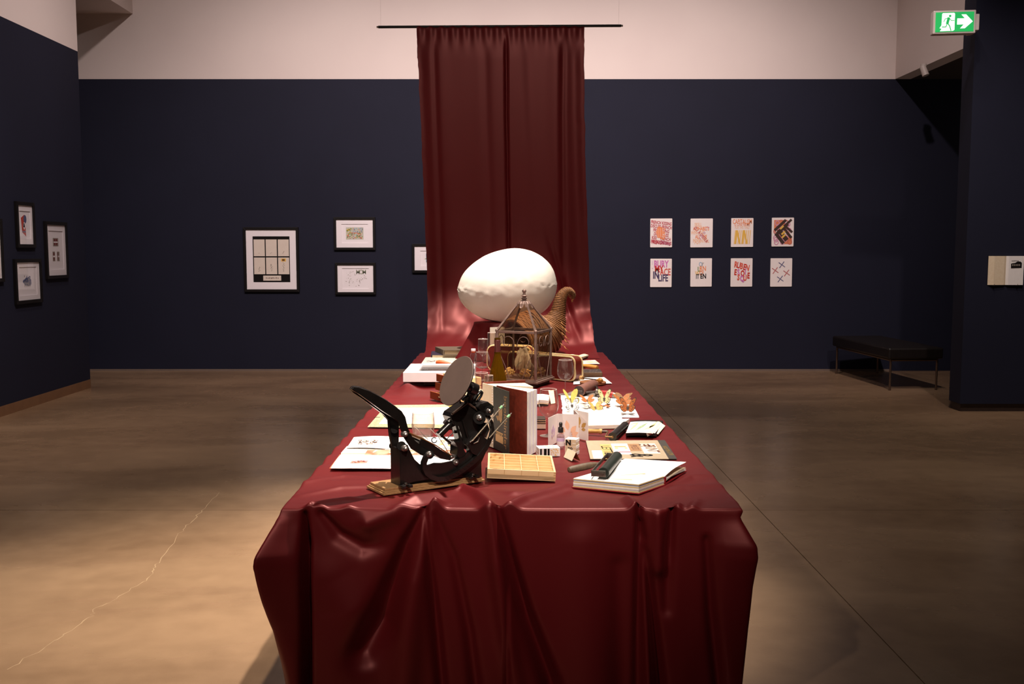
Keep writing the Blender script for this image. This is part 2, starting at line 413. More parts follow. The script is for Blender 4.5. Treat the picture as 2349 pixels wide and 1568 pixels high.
# ------------------------------------------------------------------ wall art
def wall_back_frame(c): return TR(c) @ Matrix.Rotation(PI/2, 4, 'X')
def wall_left_frame(c):
    M = Matrix(((0, 0, 1), (1, 0, 0), (0, 1, 0))).to_4x4(); M.translation = V(c); return M
def lw(px, py):
    d = ray(px, py); return V((0, 0, CH))+d*(-4.95/d.x)
def ink(name, col, col2=None, scale=60):
    c2 = col2 or tuple(min(255, int(v*.85+30)) for v in col)
    return mat('ink_'+name, col, .8, spec=.15, col2=c2, scale=scale, sharp=.6)
INK_R = ink('red', (206, 52, 42)); INK_O = ink('orange', (244, 142, 84)); INK_P = ink('pink', (214, 120, 190)); INK_N = ink('navy', (74, 62, 98))
INK_Y = ink('yellow', (240, 190, 80)); INK_C = ink('crimson', (186, 56, 70)); INK_K = ink('black', (20, 16, 15), (26, 21, 20)); INK_B = ink('blue', (84, 92, 130))
INK_G = ink('green', (116, 136, 62)); INK_L = ink('lightblue', (150, 180, 206)); INK_T = ink('tan', (214, 180, 150)); INK_GR = ink('grey', (150, 140, 128))
INK_DB = ink('darkbrown', (92, 58, 46)); INK_PE = ink('peach', (248, 196, 160)); INK_LI = ink('lilac', (206, 178, 214)); INK_RP = ink('rose', (200, 98, 100))

def framed(label, M, wd, hg, fw, inset, art, group=None, depth=.03):
    """black framed picture: four bars, mat with a real window, print set behind it, clear pane"""
    t = thing('framed_picture', label, 'picture', M.translation, group)
    f = MB()
    o = [(-wd/2, -hg/2), (wd/2, -hg/2), (wd/2, hg/2), (-wd/2, hg/2)]; i = [(x-math.copysign(fw, x), y-math.copysign(fw, y)) for x, y in o]
    for k in range(4):
        k2 = (k+1) % 4; f.prism([o[k], o[k2], i[k2], i[k]], 0, depth, 0, M, .002)
    f.build('frame', BLACK_FRAME, t)
    iw, ih = wd-2*fw, hg-2*fw
    m_ = MB(); ix, iy, ox, oy = inset            # window half-size and centre
    o = [(-iw/2, -ih/2), (iw/2, -ih/2), (iw/2, ih/2), (-iw/2, ih/2)]; i = [(ox-ix, oy-iy), (ox+ix, oy-iy), (ox+ix, oy+iy), (ox-ix, oy+iy)]
    for k in range(4):
        k2 = (k+1) % 4; m_.prism([o[k], o[k2], i[k2], i[k]], .010, .016, 0, M)
    m_.build('mat_board', MATBOARD, t)
    pr = MB(); pr.box((ox, oy, .006), (2*ix+.01, 2*iy+.01, .004), 0, M); mats = art(pr, M @ TR((ox, oy, .0085)), ix, iy)
    pr.build('print', mats, t)
    MB().box((0, 0, .022), (iw, ih, .002), 0, M).build('glass_pane', PANE, t)
    return t
ZC = [0]
def zc(): ZC[0] = (ZC[0]+1) % 50; return ZC[0]*1.2e-5
def rect(mb, x0, y0, x1, y1, m, M, z=.0004): z += zc(); mb.prism([(x0, y0), (x1, y0), (x1, y1), (x0, y1)], 0, z, m, M)
def blob(mb, x, y, r, m, M, ang=0, asp=1., n=9, jit=.25, z=.0005, rr=R):
    p = []
    for k in range(n):
        q = 2*PI*k/n; d = r*(1+rr.uniform(-jit, jit)); u, v = d*math.cos(q), d*asp*math.sin(q)
        p.append((x+u*math.cos(ang)-v*math.sin(ang), y+u*math.sin(ang)+v*math.cos(ang)))
    mb.prism(p, 0, z+zc(), m, M)

def art_sprouts(pr, M, ix, iy):
    # six cards on black, one caption strip
    cw, chh = .58*ix*1.03, .745*iy*.98
    for r_ in range(2):
        for c_ in range(3):
            x = (c_-1)*ix*.655; y = iy*(.5-.785*r_)
            rect(pr, x-cw/2, y-chh/2, x+cw/2, y+chh/2, 1, M, .001)
            n = (1, 2, 4, 8, 13, 18)[r_*3+c_]
            for q in range(n):
                blob(pr, x+R.uniform(-.012, .012), y-chh*.32+q*chh*.034, .006, 2 if q % 3 else 3, M, R.uniform(0, 3), .5, 6, .5, .0014)
            if r_ == 1 and c_ == 2: rect(pr, x-cw*.22, y+chh*.26, x+cw*.2, y+chh*.44, 4, M, .0016); rect(pr, x-cw*.14, y+chh*.3, x+cw*.1, y+chh*.4, 3, M, .0019)
    rect(pr, -ix*.47, -iy*.93, ix*.5, -iy*.71, 1, M, .001)
    for q in range(8): blob(pr, -ix*.3+q*ix*.09, -iy*.82, .008, 3, M, 0, 1, 6, .4, .0014)
    return [INK_K, mat('seed_card', (232, 220, 206), .8, col2=(226, 212, 198), scale=14), INK_GR, INK_DB, INK_Y]
def art_garden(pr, M, ix, iy):
    x0, y0, x1, y1 = -ix*.66, -iy*.62, ix*.66, iy*.66
    rect(pr, x0, y0, x1, y1, 9, M)
    for q in range(130):
        x = R.uniform(x0+.012, x1-.012); y = R.uniform(y0+.012, y1-.012); v = (y-y0)/(y1-y0); u = (x-x0)/(x1-x0)
        m = R.choice([2, 2, 3]) if u < .33 and v > .4 else (R.choice([5, 6, 1]) if v > .6 else (R.choice([2, 7, 4, 7, 5]) if v > .3 else R.choice([2, 2, 3, 8])))
        blob(pr, x, y, R.uniform(.006, .012), m, M, R.uniform(0, 3), .6, 6, .4, .0006+.000008*q)
    return [MATBOARD, INK_T, INK_G, INK_Y, INK_O, INK_L, INK_B, INK_RP, INK_C, mat('pale_wash', (206, 204, 196), .8, col2=(196, 200, 176), scale=20)]
def art_doodles(pr, M, ix, iy):
    for q in range(60):
        cx, cy = R.choice([(-.45, .45), (-.5, -.1), (-.3, -.5), (.25, -.1), (.2, -.6), (-.1, .5), (.6, .1)])
        blob(pr, ix*(cx+R.uniform(-.22, .22)), iy*(cy+R.uniform(-.22, .22)), R.uniform(.003, .009), R.choice([1, 1, 2, 3]), M, R.uniform(0, 3), .35, 6, .4, .0006)
    for k, ch in enumerate('MOM'):
        pr.text(ch, .085, M @ TR((ix*(.18+.24*k), iy*.62, .0008)), 2, .0002, .003, sx=.8)
    return [MATBOARD, INK_GR, mat('ink_moss', (150, 154, 130), .8, col2=(136, 142, 116), scale=40), INK_DB]
def art_hill(pr, M, ix, iy):
    rect(pr, -ix*.55, -iy*.55, ix*.6, iy*.6, 1, M)
    pr.prism([(-ix*.7, -iy*.1), (-ix*.2, -iy*.1), (-ix*.2, iy*.2), (-ix*.38, iy*.1)], 0, .0008, 2, M)
    pr.prism([(-ix*.55, -iy*.5), (ix*.6, -iy*.5), (ix*.6, iy*.35), (0, iy*.1), (-ix*.3, -iy*.05)], 0, .0007, 2, M)
    return [MATBOARD, INK_L, INK_G]
def art_red_camera(pr, M, ix, iy):
    pr.prism([(-ix*.66, iy*.5), (ix*.0, iy*.75), (ix*.2, -iy*.85), (-ix*.5, -iy*.55)], 0, .0005, 1, M)
    blob(pr, ix*.08, iy*.42, .042, 2, M, PI/2, .75, 16, 0, .0009)
    blob(pr, -ix*.15, -iy*.05, .034, 0, M, PI/2, .6, 10, .3, .0009); blob(pr, -ix*.15, -iy*.05, .022, 3, M, PI/2, .6, 10, .4, .0012)
    for q in range(4): blob(pr, -ix*.45+q*.02, -iy*.5, .01, 2, M, 0, 1, 6, .4, .001)
    return [MATBOARD, mat('ink_coral', (200, 74, 56), .8, col2=(190, 66, 52), scale=20), INK_B, INK_K]
def art_beetle(pr, M, ix, iy):
    blob(pr, -ix*.05, -iy*.05, .09, 1, M, 0, .5, 14, .2, .0006)
    for q in range(26): blob(pr, ix*R.uniform(-.4, .35), iy*R.uniform(-.3, .35), R.uniform(.006, .014), R.choice([1, 2, 2]), M, R.uniform(0, 3), .5, 6, .4, .0008)
    for q in range(5): pr.box((ix*(-.35+.15*q), -iy*.2, .0004), (.008, .06, .0008), 2, M)
    return [MATBOARD, INK_B, INK_GR]
def art_stamps(pr, M, ix, iy):
    for (x, y, w_, h_) in ((0, .42, .75, .42), (-.32, -.32, .32, .5), (.3, -.32, .34, .5)):
        rect(pr, ix*(x-w_/2), iy*(y-h_/2), ix*(x+w_/2), iy*(y+h_/2), 2, M)
        for q in (-1, 1): rect(pr, ix*(x+w_*.18*q-w_*.12), iy*(y-h_*.4), ix*(x+w_*.18*q+w_*.12), iy*(y+h_*.4), 1, M, .0008)
        rect(pr, ix*(x-w_*.4), iy*(y-h_*.08), ix*(x+w_*.4), iy*(y+h_*.08), 0, M, .001)
    return [MATBOARD, mat('ink_dark_red', (120, 28, 30), .8, col2=(104, 24, 28), scale=20), INK_GR]

def back_rect(x0, y0, x1, y1):
    a = D(x0, y1, YB); b = D(x1, y0, YB); return (a+b)/2, b.x-a.x, b.z-a.z
def hang(label, px, fw, inset, art, **k):
    c, wd, hg = back_rect(*px); c.y = YB-.001
    ix, iy, oy = inset
    return framed(label, wall_back_frame(c), wd, hg, fw, (wd*ix, hg*iy, 0, hg*oy), art, **k)
hang('large black framed set of six small sprout drawings on black ground', (562, 521, 685, 669), .034, (.335, .355, .005), art_sprouts)
hang('black framed colourful garden watercolour above the doodle print, left of red banner', (767, 498, 861, 573), .032, (.32, .29, -.0), art_garden)
hang('black framed pale sheet of grey doodles reading MOM below the garden watercolour', (770, 602, 862, 675), .032, (.33, .32, 0), art_doodles)
hang('black framed bright landscape print half hidden behind the red banner', (946, 559, 1040, 625), .032, (.30, .26, 0), art_hill)
def hang_left(label, a, b, inset, art):
    p = lw(*a); q = lw(*b)                       # top-left (near) and bottom-right (far)
    c = (p+q)/2; wd = abs(q.y-p.y); hg = p.z-q.z; c.x = -4.949
    ix, iy, oy = inset
    framed(label, wall_left_frame(c), wd, hg, .035, (wd*ix, hg*iy, 0, hg*oy), art)
hang_left('black framed print of red slanted block and blue disc on left wall, topmost', (31, 461), (77, 568), (.30, .30, 0), art_red_camera)
hang_left('black framed print of small blue beetle shape on left wall, below the red print', (28, 594), (93, 692), (.33, .32, 0), art_beetle)
hang_left('tall black framed print of three dark red stamps on left wall', (98, 507), (153, 637), (.33, .34, 0), art_stamps)
hang_left('black framed picture on left wall cut by the photo edge', (-62, 498), (5, 646), (.33, .34, 0), art_garden)

# eight unframed letterpress prints on the right half of the back wall
def poster(label, x0, y0, x1, y1, fn, tilt=0.):
    c, wd, hg = back_rect(x0, y0, x1, y1); c.y = YB-.001
    M = wall_back_frame(c) @ RZ(tilt)
    t = thing('letterpress_print', label, 'print', c, 'letterpress prints on the back wall')
    rc = .008; pts = []
    for (sx, sy, a0) in ((1, 1, 0), (-1, 1, 90), (-1, -1, 180), (1, -1, 270)):
        for k in range(4):
            q = math.radians(a0+k*30); pts.append((sx*(wd/2-rc)+rc*math.cos(q), sy*(hg/2-rc)+rc*math.sin(q)))
    MB().prism(pts, 0, .012, 0, M).build('sheet', mat('print_stock', (248, 240, 236), .8, spec=.2, col2=(246, 236, 232), scale=30), t)
    b = MB(); mats = fn(b, M @ TR((0, 0, .0125)), wd, hg); b.build('lettering', mats, t)
def T_(b, s, x, y, size, M, m, rot=0., bold=.02, sx=.7, z=0.): b.text(s, size, M @ TR((x, y, z+zc()*1.7)) @ RZ(rot), m, .0002, bold, sx=sx)
def post1(b, M, w_, h_):
    rows = ['FRENCH KISSING', 'DISCUSS FRENCH', 'FRE      SSING', 'DIS      CUSS', 'KISS     FRENCH', 'FRENCH KISSING']
    for k, s in enumerate(rows): T_(b, s, 0, h_*(.34-.135*k), .058, M, 0, -.12, .03, .62)
    for q in range(3):
        T_(b, ('KISS', 'OWL', 'DISS')[q], 0, h_*(.12-.13*q), .07, M, 1, -.35, .05, .75, .001)
    blob(b, -w_*.07, h_*.02, w_*.17, 1, M, 0, 1.4, 12, .12, .0006)
    for q in range(5): rect(b, w_*(-.2+.08*q), h_*(-.15), w_*(-.19+.08*q), h_*.16, 2, M, .0016)
    T_(b, 'FRENCH', -w_*.16, -h_*.33, .07, M, 0, -.1, .04, .6); T_(b, 'DISSING', w_*.2, -h_*.36, .06, M, 3, -.25, .04, .6)
    return [INK_C, INK_O, MATBOARD, ink('plum', (170, 70, 100))]
def post2(b, M, w_, h_):
    for k, s in enumerate(['SKILL', 'ALPHABETS', 'WIN AND', 'ALL THE', 'POTENTIAL']):
        T_(b, s, -w_*(.16 if k in (0, 2) else .02), h_*(.28-.14*k), .066, M, 1 if k % 2 == 0 else 3, .0, .03, .62)
    for k in range(7):
        T_(b, 'DIAGONAL'[k], w_*(-.28+.085*k), h_*(.16-.075*k), .06, M, 0, -.8, .03, .7, .0008)
    for k in range(5):
        T_(b, 'LINES'[k], w_*(.3-.09*k), h_*(.2-.1*k), .05, M, 2, .7, .02, .7, .0010)
    T_(b, 'POY', -w_*.18, -h_*.33, .07, M, 1, 0, .03, .6)
    return [INK_RP, INK_PE, ink('mauve', (206, 160, 196)), INK_O]
def post3(b, M, w_, h_):
    T_(b, 'CAPITALISM', 0, h_*.37, .088, M, 0, 0, .014, .54); T_(b, 'IS ONE NAME', 0, h_*.275, .062, M, 0, 0, .01, .55); T_(b, 'FOR THIS TIRED', 0, h_*.17, .052, M, 2, 0, .01, .52)
    for k in range(9):
        x = w_*(-.38+.085*k)
        b.prism([(x, -h_*.4), (x+.012, -h_*.4), (x+.03, h_*.08), (x+.016, h_*.08)], 0, .0004+.00001*k, 3, M)
    for x in (-.34, -.02):
        b.prism([(w_*x, -h_*.4), (w_*(x+.06), -h_*.4), (w_*(x+.13), h_*.08), (w_*(x+.05), h_*.08)], 0, .0006, 1, M)
        b.prism([(w_*(x+.06), h_*.08), (w_*(x+.14), h_*.08), (w_*(x+.28), -h_*.4), (w_*(x+.2), -h_*.4)], 0, .0007, 1, M)
    return [ink('orange_letter', (240, 140, 86)), INK_Y, INK_PE, ink('straw', (246, 206, 142))]
def post4(b, M, w_, h_):
    rect(b, -w_*.4, h_*.1, w_*.1, h_*.42, 1, M); rect(b, -w_*.02, -h_*.42, w_*.42, -h_*.14, 1, M)
    for q in range(26):
        x, y = w_*R.uniform(-.33, .33), h_*R.uniform(-.36, .36)
        zq = .0011+zc(); b.tube([(x+.026*math.cos(k*PI/8), y+.03*math.sin(k*PI/8), zq) for k in range(16)], 1., m=2 if q % 3 else 4, M=M, closed=True, sec=[(-.0001, -.006), (.0001, -.006), (.0001, .006), (-.0001, .006)], up=(0, 0, 1))
    for (x, y, l, wd_, a) in ((-.12, .24, .2, .036, .75), (.06, .2, .26, .03, .75), (-.02, .1, .2, .036, .75), (.18, -.0, .2, .036, -.9), (-.0, -.1, .18, .06, -.9), (-.14, -.22, .17, .045, -.9), (.26, .1, .13, .03, -.7)):
        rect(b, -l/2, -wd_/2, l/2, wd_/2, 0, M @ TR((w_*x, h_*y, .0016)) @ RZ(a), .0006)
    for (x, y) in ((.02, -.03), (-.05, .16), (.04, -.14)): rect(b, -.03, -.012, .03, .012, 3, M @ TR((w_*x, h_*y, .0026)) @ RZ(.75))
    return [ink('soot', (62, 44, 38)), ink('burnt_orange', (226, 130, 88)), ink('pale_mauve', (214, 150, 176)), INK_Y, ink('brick', (206, 104, 86))]
def post5(b, M, w_, h_):
    T_(b, 'BURY', -w_*.0, h_*.3, .125, M, 1, 0, .035, .62); T_(b, 'MY', -w_*.1, h_*.12, .135, M, 0, 0, .018, .62, .0008)
    T_(b, 'FACE', w_*.14, h_*.02, .125, M, 4, 0, .02, .6, .0005); T_(b, 'IN', -w_*.24, -h_*.09, .13, M, 2, 0, .04, .6, .0010)
    T_(b, 'LIFE', w_*.1, -h_*.19, .125, M, 2, 0, .03, .62, .0010); rect(b, -w_*.42, h_*.14, -w_*.38, h_*.18, 3, M); rect(b, -w_*.415, h_*.28, -w_*.395, h_*.42, 3, M)
    return [INK_R, INK_P, INK_N, INK_LI, ink('light_red', (216, 84, 74))]
def post6(b, M, w_, h_):
    T_(b, 'O', -w_*.03, h_*.28, .082, M, 0, .1, .02, .7); T_(b, 'Y', w_*.06, h_*.27, .085, M, 1, -.2, .01, .5)
    T_(b, 'U', -w_*.1, h_*.1, .09, M, 2, 0, .04, .6); T_(b, 'RN', w_*.08, h_*.13, .09, M, 3, 0, .02, .7)
    T_(b, 'W', -w_*.18, -h_*.05, .09, M, 4, 0, .02, .6); T_(b, 'OI', w_*.02, -h_*.03, .085, M, 3, 0, .03, .6)
    T_(b, 'IT', -w_*.17, -h_*.15, .085, M, 5, 0, .03, .62, .0006); T_(b, 'EN', w_*.1, -h_*.14, .09, M, 6, 0, .03, .7, .0006)
    return [INK_L, INK_GR, INK_G, INK_O, INK_Y, ink('slate', (50, 56, 66)), INK_K]
def post7(b, M, w_, h_):
    for k, ch in enumerate('RUBEN'):
        T_(b, ch, w_*(-.27+.135*k), h_*(.27-.03*k), .11, M, 0 if k % 2 else 2, -.12-.02*k, .04, .6)
    for k, (ch, x, y, m) in enumerate((('E', -.28, .0, 0), ('S', -.14, -.0, 1), ('Q', .05, -.04, 0), ('I', .18, .02, 1), ('E', .32, -.12, 0), ('S', -.14, -.18, 2), ('Q', .03, -.22, 1), ('U', .16, -.2, 2))):
        T_(b, ch, w_*x, h_*y, .105, M, m, -.04*k % .2-.1, .045, .62, .0003*k)
    return [INK_R, INK_P, ink('vermilion', (226, 92, 70))]
def post8(b, M, w_, h_):
    for (x, y, m, m2) in ((.02, .27, 0, 0), (-.28, .07, 1, 1), (.25, -.02, 1, 1), (-.04, -.23, 0, 0)):
        for (a, q) in ((-.62, m), (.95, m2)): rect(b, -.052, -.0055, .052, .0055, q, M @ TR((w_*x, h_*y, 0)) @ RZ(a))
    return [ink('steel_blue', (110, 108, 140)), ink('dusty_red', (194, 112, 112))]
poster('crimson letterpress lettering around an orange centre, upper row, nearest the banner', 1491, 501, 1542, 567, post1, .005)
poster('pale orange letterpress print with crossing diagonal words, second in the upper row', 1583, 501, 1635, 567, post2, .005)
poster('print headed CAPITALISM over tall yellow zigzag strokes', 1676, 500, 1728, 566, post3, .005)
poster('print of dark diagonal bars over orange and pink rings, upper right corner', 1769, 499, 1821, 565, post4, .005)
poster('print reading BURY MY FACE IN LIFE in purple, red and navy', 1491, 593, 1541, 658, post5, 0)
poster('mostly blank print with small stacked green, orange and black letters', 1583, 592, 1633, 657, post6, .005)
poster('print reading RUBENESQUE in red and pink letters', 1675, 592, 1726, 657, post7, .005)
poster('print of four thin red and blue crosses, lower right corner', 1766, 592, 1817, 657, post8, .005)

# open book on pins, front of the right partition
c = D(2306, 620, 9.84); M = wall_back_frame(c)
t = thing('open_book', 'open cream book with small dark building picture pinned to right partition', 'book', c)
hh = .145
MB().sheet([M @ V((-.175, -hh, .0)), M @ V((0, -hh, .0)), M @ V((0, hh, .0)), M @ V((-.175, hh, .0))], .001, 0, 1, 1).sheet([M @ V((0, -hh, 0)), M @ V((.175, -hh, 0)), M @ V((.175, hh, 0)), M @ V((0, hh, 0))], .001, 0).build('cover', PLY_EDGE, t)
MB().prism([(-.172, .004), (-.125, .03), (-.02, .022), (0, .01), (0, .003), (-.172, .003)], -hh+.003, hh-.003, 0, M @ Matrix.Rotation(-PI/2, 4, 'X') @ Matrix.Scale(-1, 4, (0, 1, 0))).build('left_pages', CREAM, t)
MB().prism([(.172, .004), (.165, .03), (.02, .026), (0, .01), (0, .003), (.172, .003)], -hh+.003, hh-.003, 0, M @ Matrix.Rotation(-PI/2, 4, 'X') @ Matrix.Scale(-1, 4, (0, 1, 0))).build('right_pages', PAPER, t)
b = MB(); MP = M @ TR((0, 0, .0302))
b.prism([(.04, .025), (.145, .025), (.145, .075), (.13, .088), (.1, .088), (.08, .075), (.04, .068)], 0, .0006, 0, MP)
for k in range(5): rect(b, .05+k*.017, .045, .06+k*.017, .062, 1, MP, .0009)
for k in range(6): rect(b, .045+k*.012, .092, .052+k*.012, .098, 0, MP, .0006)
b.build('picture', [INK_K, INK_GR], t)
for x in (-.12, .11): MB().cyl(M @ V((x, -hh-.004, 0)), M @ V((x, -hh-.004, .04)), .002, 8).cyl(M @ V((x, -hh-.004, .038)), M @ V((x, -hh+.014, .038)), .002, 8).build('pin', STEEL, t)
# ------------------------------------------------------------------ the satin
def satin(name):
    m = bpy.data.materials.new(name); m.use_nodes = True
    nt = m.node_tree; N = nt.nodes; L = nt.links; b = N['Principled BSDF']
    tc = N.new('ShaderNodeTexCoord')
    t = N.new('ShaderNodeTexNoise'); t.inputs['Scale'].default_value = 900; t.inputs['Detail'].default_value = 2
    L.new(tc.outputs['Object'], t.inputs['Vector'])
    r = N.new('ShaderNodeValToRGB'); r.color_ramp.elements[0].color = (*lin((78, 11, 15)), 1); r.color_ramp.elements[1].color = (*lin((90, 15, 19)), 1)
    L.new(t.outputs['Fac'], r.inputs['Fac']); L.new(r.outputs['Color'], b.inputs['Base Color'])
    b.inputs['Metallic'].default_value = .0; b.inputs['Roughness'].default_value = .45
    b.inputs['Specular IOR Level'].default_value = .75
    b.inputs['Specular Tint'].default_value = (1, .38, .36, 1)
    b.inputs['Sheen Weight'].default_value = .12; b.inputs['Sheen Roughness'].default_value = .4
    b.inputs['Sheen Tint'].default_value = (*lin((190, 60, 60)), 1)
    return m
SATIN = satin('crimson_satin')

def vnoise(x, y, seed=0):
    """smooth value noise on arrays"""
    rs = np.random.RandomState(seed); tab = rs.rand(256, 256)
    xi = np.floor(x).astype(int); yi = np.floor(y).astype(int); xf = x-xi; yf = y-yi
    u = xf*xf*(3-2*xf); v = yf*yf*(3-2*yf)
    g = lambda a, b: tab[a % 256, b % 256]
    return (g(xi, yi)*(1-u)+g(xi+1, yi)*u)*(1-v)+(g(xi, yi+1)*(1-u)+g(xi+1, yi+1)*u)*v-.5
def grid_mesh(name, X, Y, Z, mats, closed=False, parent=None):
    nj, ni = X.shape
    co = np.stack([X, Y, Z], -1).reshape(-1, 3)
    me = bpy.data.meshes.new(name)
    idx = np.arange(nj*ni).reshape(nj, ni)
    a = idx[:-1, :-1].ravel(); b = idx[:-1, 1:].ravel(); c_ = idx[1:, 1:].ravel(); d = idx[1:, :-1].ravel()
    faces = np.stack([a, b, c_, d], -1)
    me.from_pydata(co.tolist(), [], faces.tolist())
    me.polygons.foreach_set('use_smooth', [True]*len(faces)); me.materials.append(mats); me.update()
    o = bpy.data.objects.new(name, me); COL.objects.link(o); o.parent = parent; return o

TX0, TX1, TY0, TY1 = -.752, .752, 3.222, 8.25
ZT = .7575
def ridge(x, y, pts, sharp=2.):
    """raised or sunk line: pts = [(x, y, width, height)...] polyline; gaussian across"""
    out = np.zeros_like(x)
    best = np.full_like(x, 1e9); hv = np.zeros_like(x)
    for (x0, y0, w0, h0), (x1, y1, w1, h1) in zip(pts[:-1], pts[1:]):
        dx, dy = x1-x0, y1-y0; L2 = dx*dx+dy*dy
        t = np.clip(((x-x0)*dx+(y-y0)*dy)/L2, 0, 1)
        d = np.hypot(x-(x0+t*dx), y-(y0+t*dy)); w_ = w0+(w1-w0)*t; h = h0+(h1-h0)*t
        q = d/w_; upd = q < best; best = np.where(upd, q, best); hv = np.where(upd, h, hv)
    return hv*np.exp(-best**sharp)
def gp(px, py): p = P(px, py, .77); return p.x, p.y
def px_ridge(lst): return [(*gp(a, b), w_, h) for (a, b, w_, h) in lst]
TOPR = [px_ridge(l) for l in (
    [(905, 1158, .02, .006), (950, 1145, .035, .02), (1000, 1132, .03, .014), (1030, 1122, .02, .002)],
    [(985, 1172, .012, .012), (998, 1155, .02, .026), (1022, 1148, .015, .006)],
    [(1040, 1118, .02, .004), (1062, 1112, .022, .016), (1095, 1130, .02, .018), (1128, 1160, .022, .022)],
    [(1142, 1168, .02, .018), (1200, 1140, .022, .016), (1290, 1112, .024, .012), (1345, 1098, .02, .004)],
    [(690, 1166, .012, .008), (715, 1152, .016, .013), (742, 1155, .012, .006)],
    [(770, 1168, .02, .01), (800, 1155, .02, .006)],
    [(1440, 1138, .02, .012), (1462, 1160, .016, .015)],
    [(1545, 1168, .012, .012), (1558, 1150, .012, .008)],
    [(1580, 1165, .014, .01), (1600, 1140, .02, .004)],
    [(1260, 1095, .02, .0), (1300, 1066, .025, .012), (1350, 1058, .025, .009), (1380, 1062, .02, 0)],
    [(1120, 1110, .015, 0), (1180, 1125, .03, .008), (1240, 1118, .03, 0)],
    [(1490, 1130, .03, .003), (1560, 1112, .03, .009), (1640, 1105, .03, .004)],
    [(1500, 1120, .02, .0), (1580, 1088, .02, .008), (1625, 1082, .02, .002)],
    [(930, 902, .05, .0), (935, 889, .05, .03), (945, 878, .04, .005)],
    [(700, 1100, .02, .003), (790, 1084, .02, .006), (890, 1090, .02, .002)],
    [(690, 1128, .02, .003), (780, 1112, .02, .007), (880, 1108, .02, .003)],
    [(700, 1145, .02, .002), (800, 1135, .02, .006), (850, 1138, .02, .002)])]
def top_height(x, y):
    z = np.full_like(x, 0.)
    z += .004*vnoise(x*5+3, y*9, 1)*smoothstep(.0, .2, y-TY0+.1)
    z += .0035*vnoise(x*3, y*16+.8*np.sin(x*4), 2)
    z += .002*vnoise(x*9, y*34, 5)
    for r in TOPR: z += 1.35*ridge(x, y, r)
    edge = np.minimum(np.minimum(x-TX0, TX1-x), y-TY0)
    # creases running across the table, strongest along the left edge (visible as stripes)
    z += .0048*np.sin(y*26+2*np.sin(y*3)+x*2)*np.exp(-((x-TX0)/.30)**2)*smoothstep(3.4, 3.8, y)
    z += .003*np.sin(y*21+1.5*np.sin(y*2)-x*3)*np.exp(-((TX1-x)/.22)**2)*smoothstep(3.4, 3.8, y)
    return z

def dens(a, b, n, k):
    """n samples from a to b, denser towards both ends"""
    t = np.linspace(0, 1, n); t = t-k*np.sin(2*PI*t)/(2*PI); return a+(b-a)*t
gx = dens(TX0, TX1, 261, .25); gy = np.concatenate([np.linspace(TY0, 3.7, 90), np.linspace(3.7, TY1, 260)[1:]])
GX, GY = np.meshgrid(gx, gy)
GZ = ZT+top_height(GX, GY)
_lid = .7600+.05*(1-smoothstep(3.62, 3.75, GY))+.05*smoothstep(.67, .73, np.abs(GX))+.05*np.exp(-((GX+.66)/.10)**2-((GY-5.95)/.15)**2)
GZ = np.minimum(GZ, _lid)
# keep the cloth flat and low where things stand on it
# perimeter skirt
per = [(x, gy[0], 0) for x in gx]                                  # front, left to right
nfr = len(gx); ngy = len(gy)
px_ = np.concatenate([gx, np.full(ngy-1, TX1), gx[::-1][1:], np.full(ngy-2, TX0)])
py_ = np.concatenate([np.full(nfr, TY0), gy[1:], np.full(nfr-1, TY1), gy[::-1][1:-1]])
edz = np.concatenate([GZ[0], GZ[1:, -1], GZ[-1, ::-1][1:], GZ[::-1, 0][1:-1]])
# outward normals, blended around the corners
def nrm(x, y, r=.055):
    nx = np.zeros_like(x); ny = np.zeros_like(x)
    dl = np.clip(1-(x-TX0)/r, 0, 1); dr = np.clip(1-(TX1-x)/r, 0, 1); df = np.clip(1-(y-TY0)/r, 0, 1); db = np.clip(1-(TY1-y)/r, 0, 1)
    nx = dr-dl; ny = db-df; l = np.hypot(nx, ny); return nx/l, ny/l
NX, NY = nrm(px_, py_)
s_par = np.cumsum(np.concatenate([[0], np.hypot(np.diff(px_), np.diff(py_))]))
vv = np.concatenate([np.linspace(0, .018, 5), np.linspace(.018, .755, 74)[1:]])  # distance down
S, Vd = np.meshgrid(s_par, vv)
PX = np.tile(px_, (len(vv), 1)); PY = np.tile(py_, (len(vv), 1)); EZ = np.tile(edz, (len(vv), 1))
NXg = np.tile(NX, (len(vv), 1)); NYg = np.tile(NY, (len(vv), 1))
rr_ = .012
ang = np.clip(Vd/rr_, 0, PI/2)
off = rr_*np.sin(ang)
drop = np.where(Vd < rr_*PI/2, rr_*(1-np.cos(ang)), rr_+(Vd-rr_*PI/2))
ZZ = EZ-drop
depth = np.clip((ZT-ZZ)/.75, 0, 1)
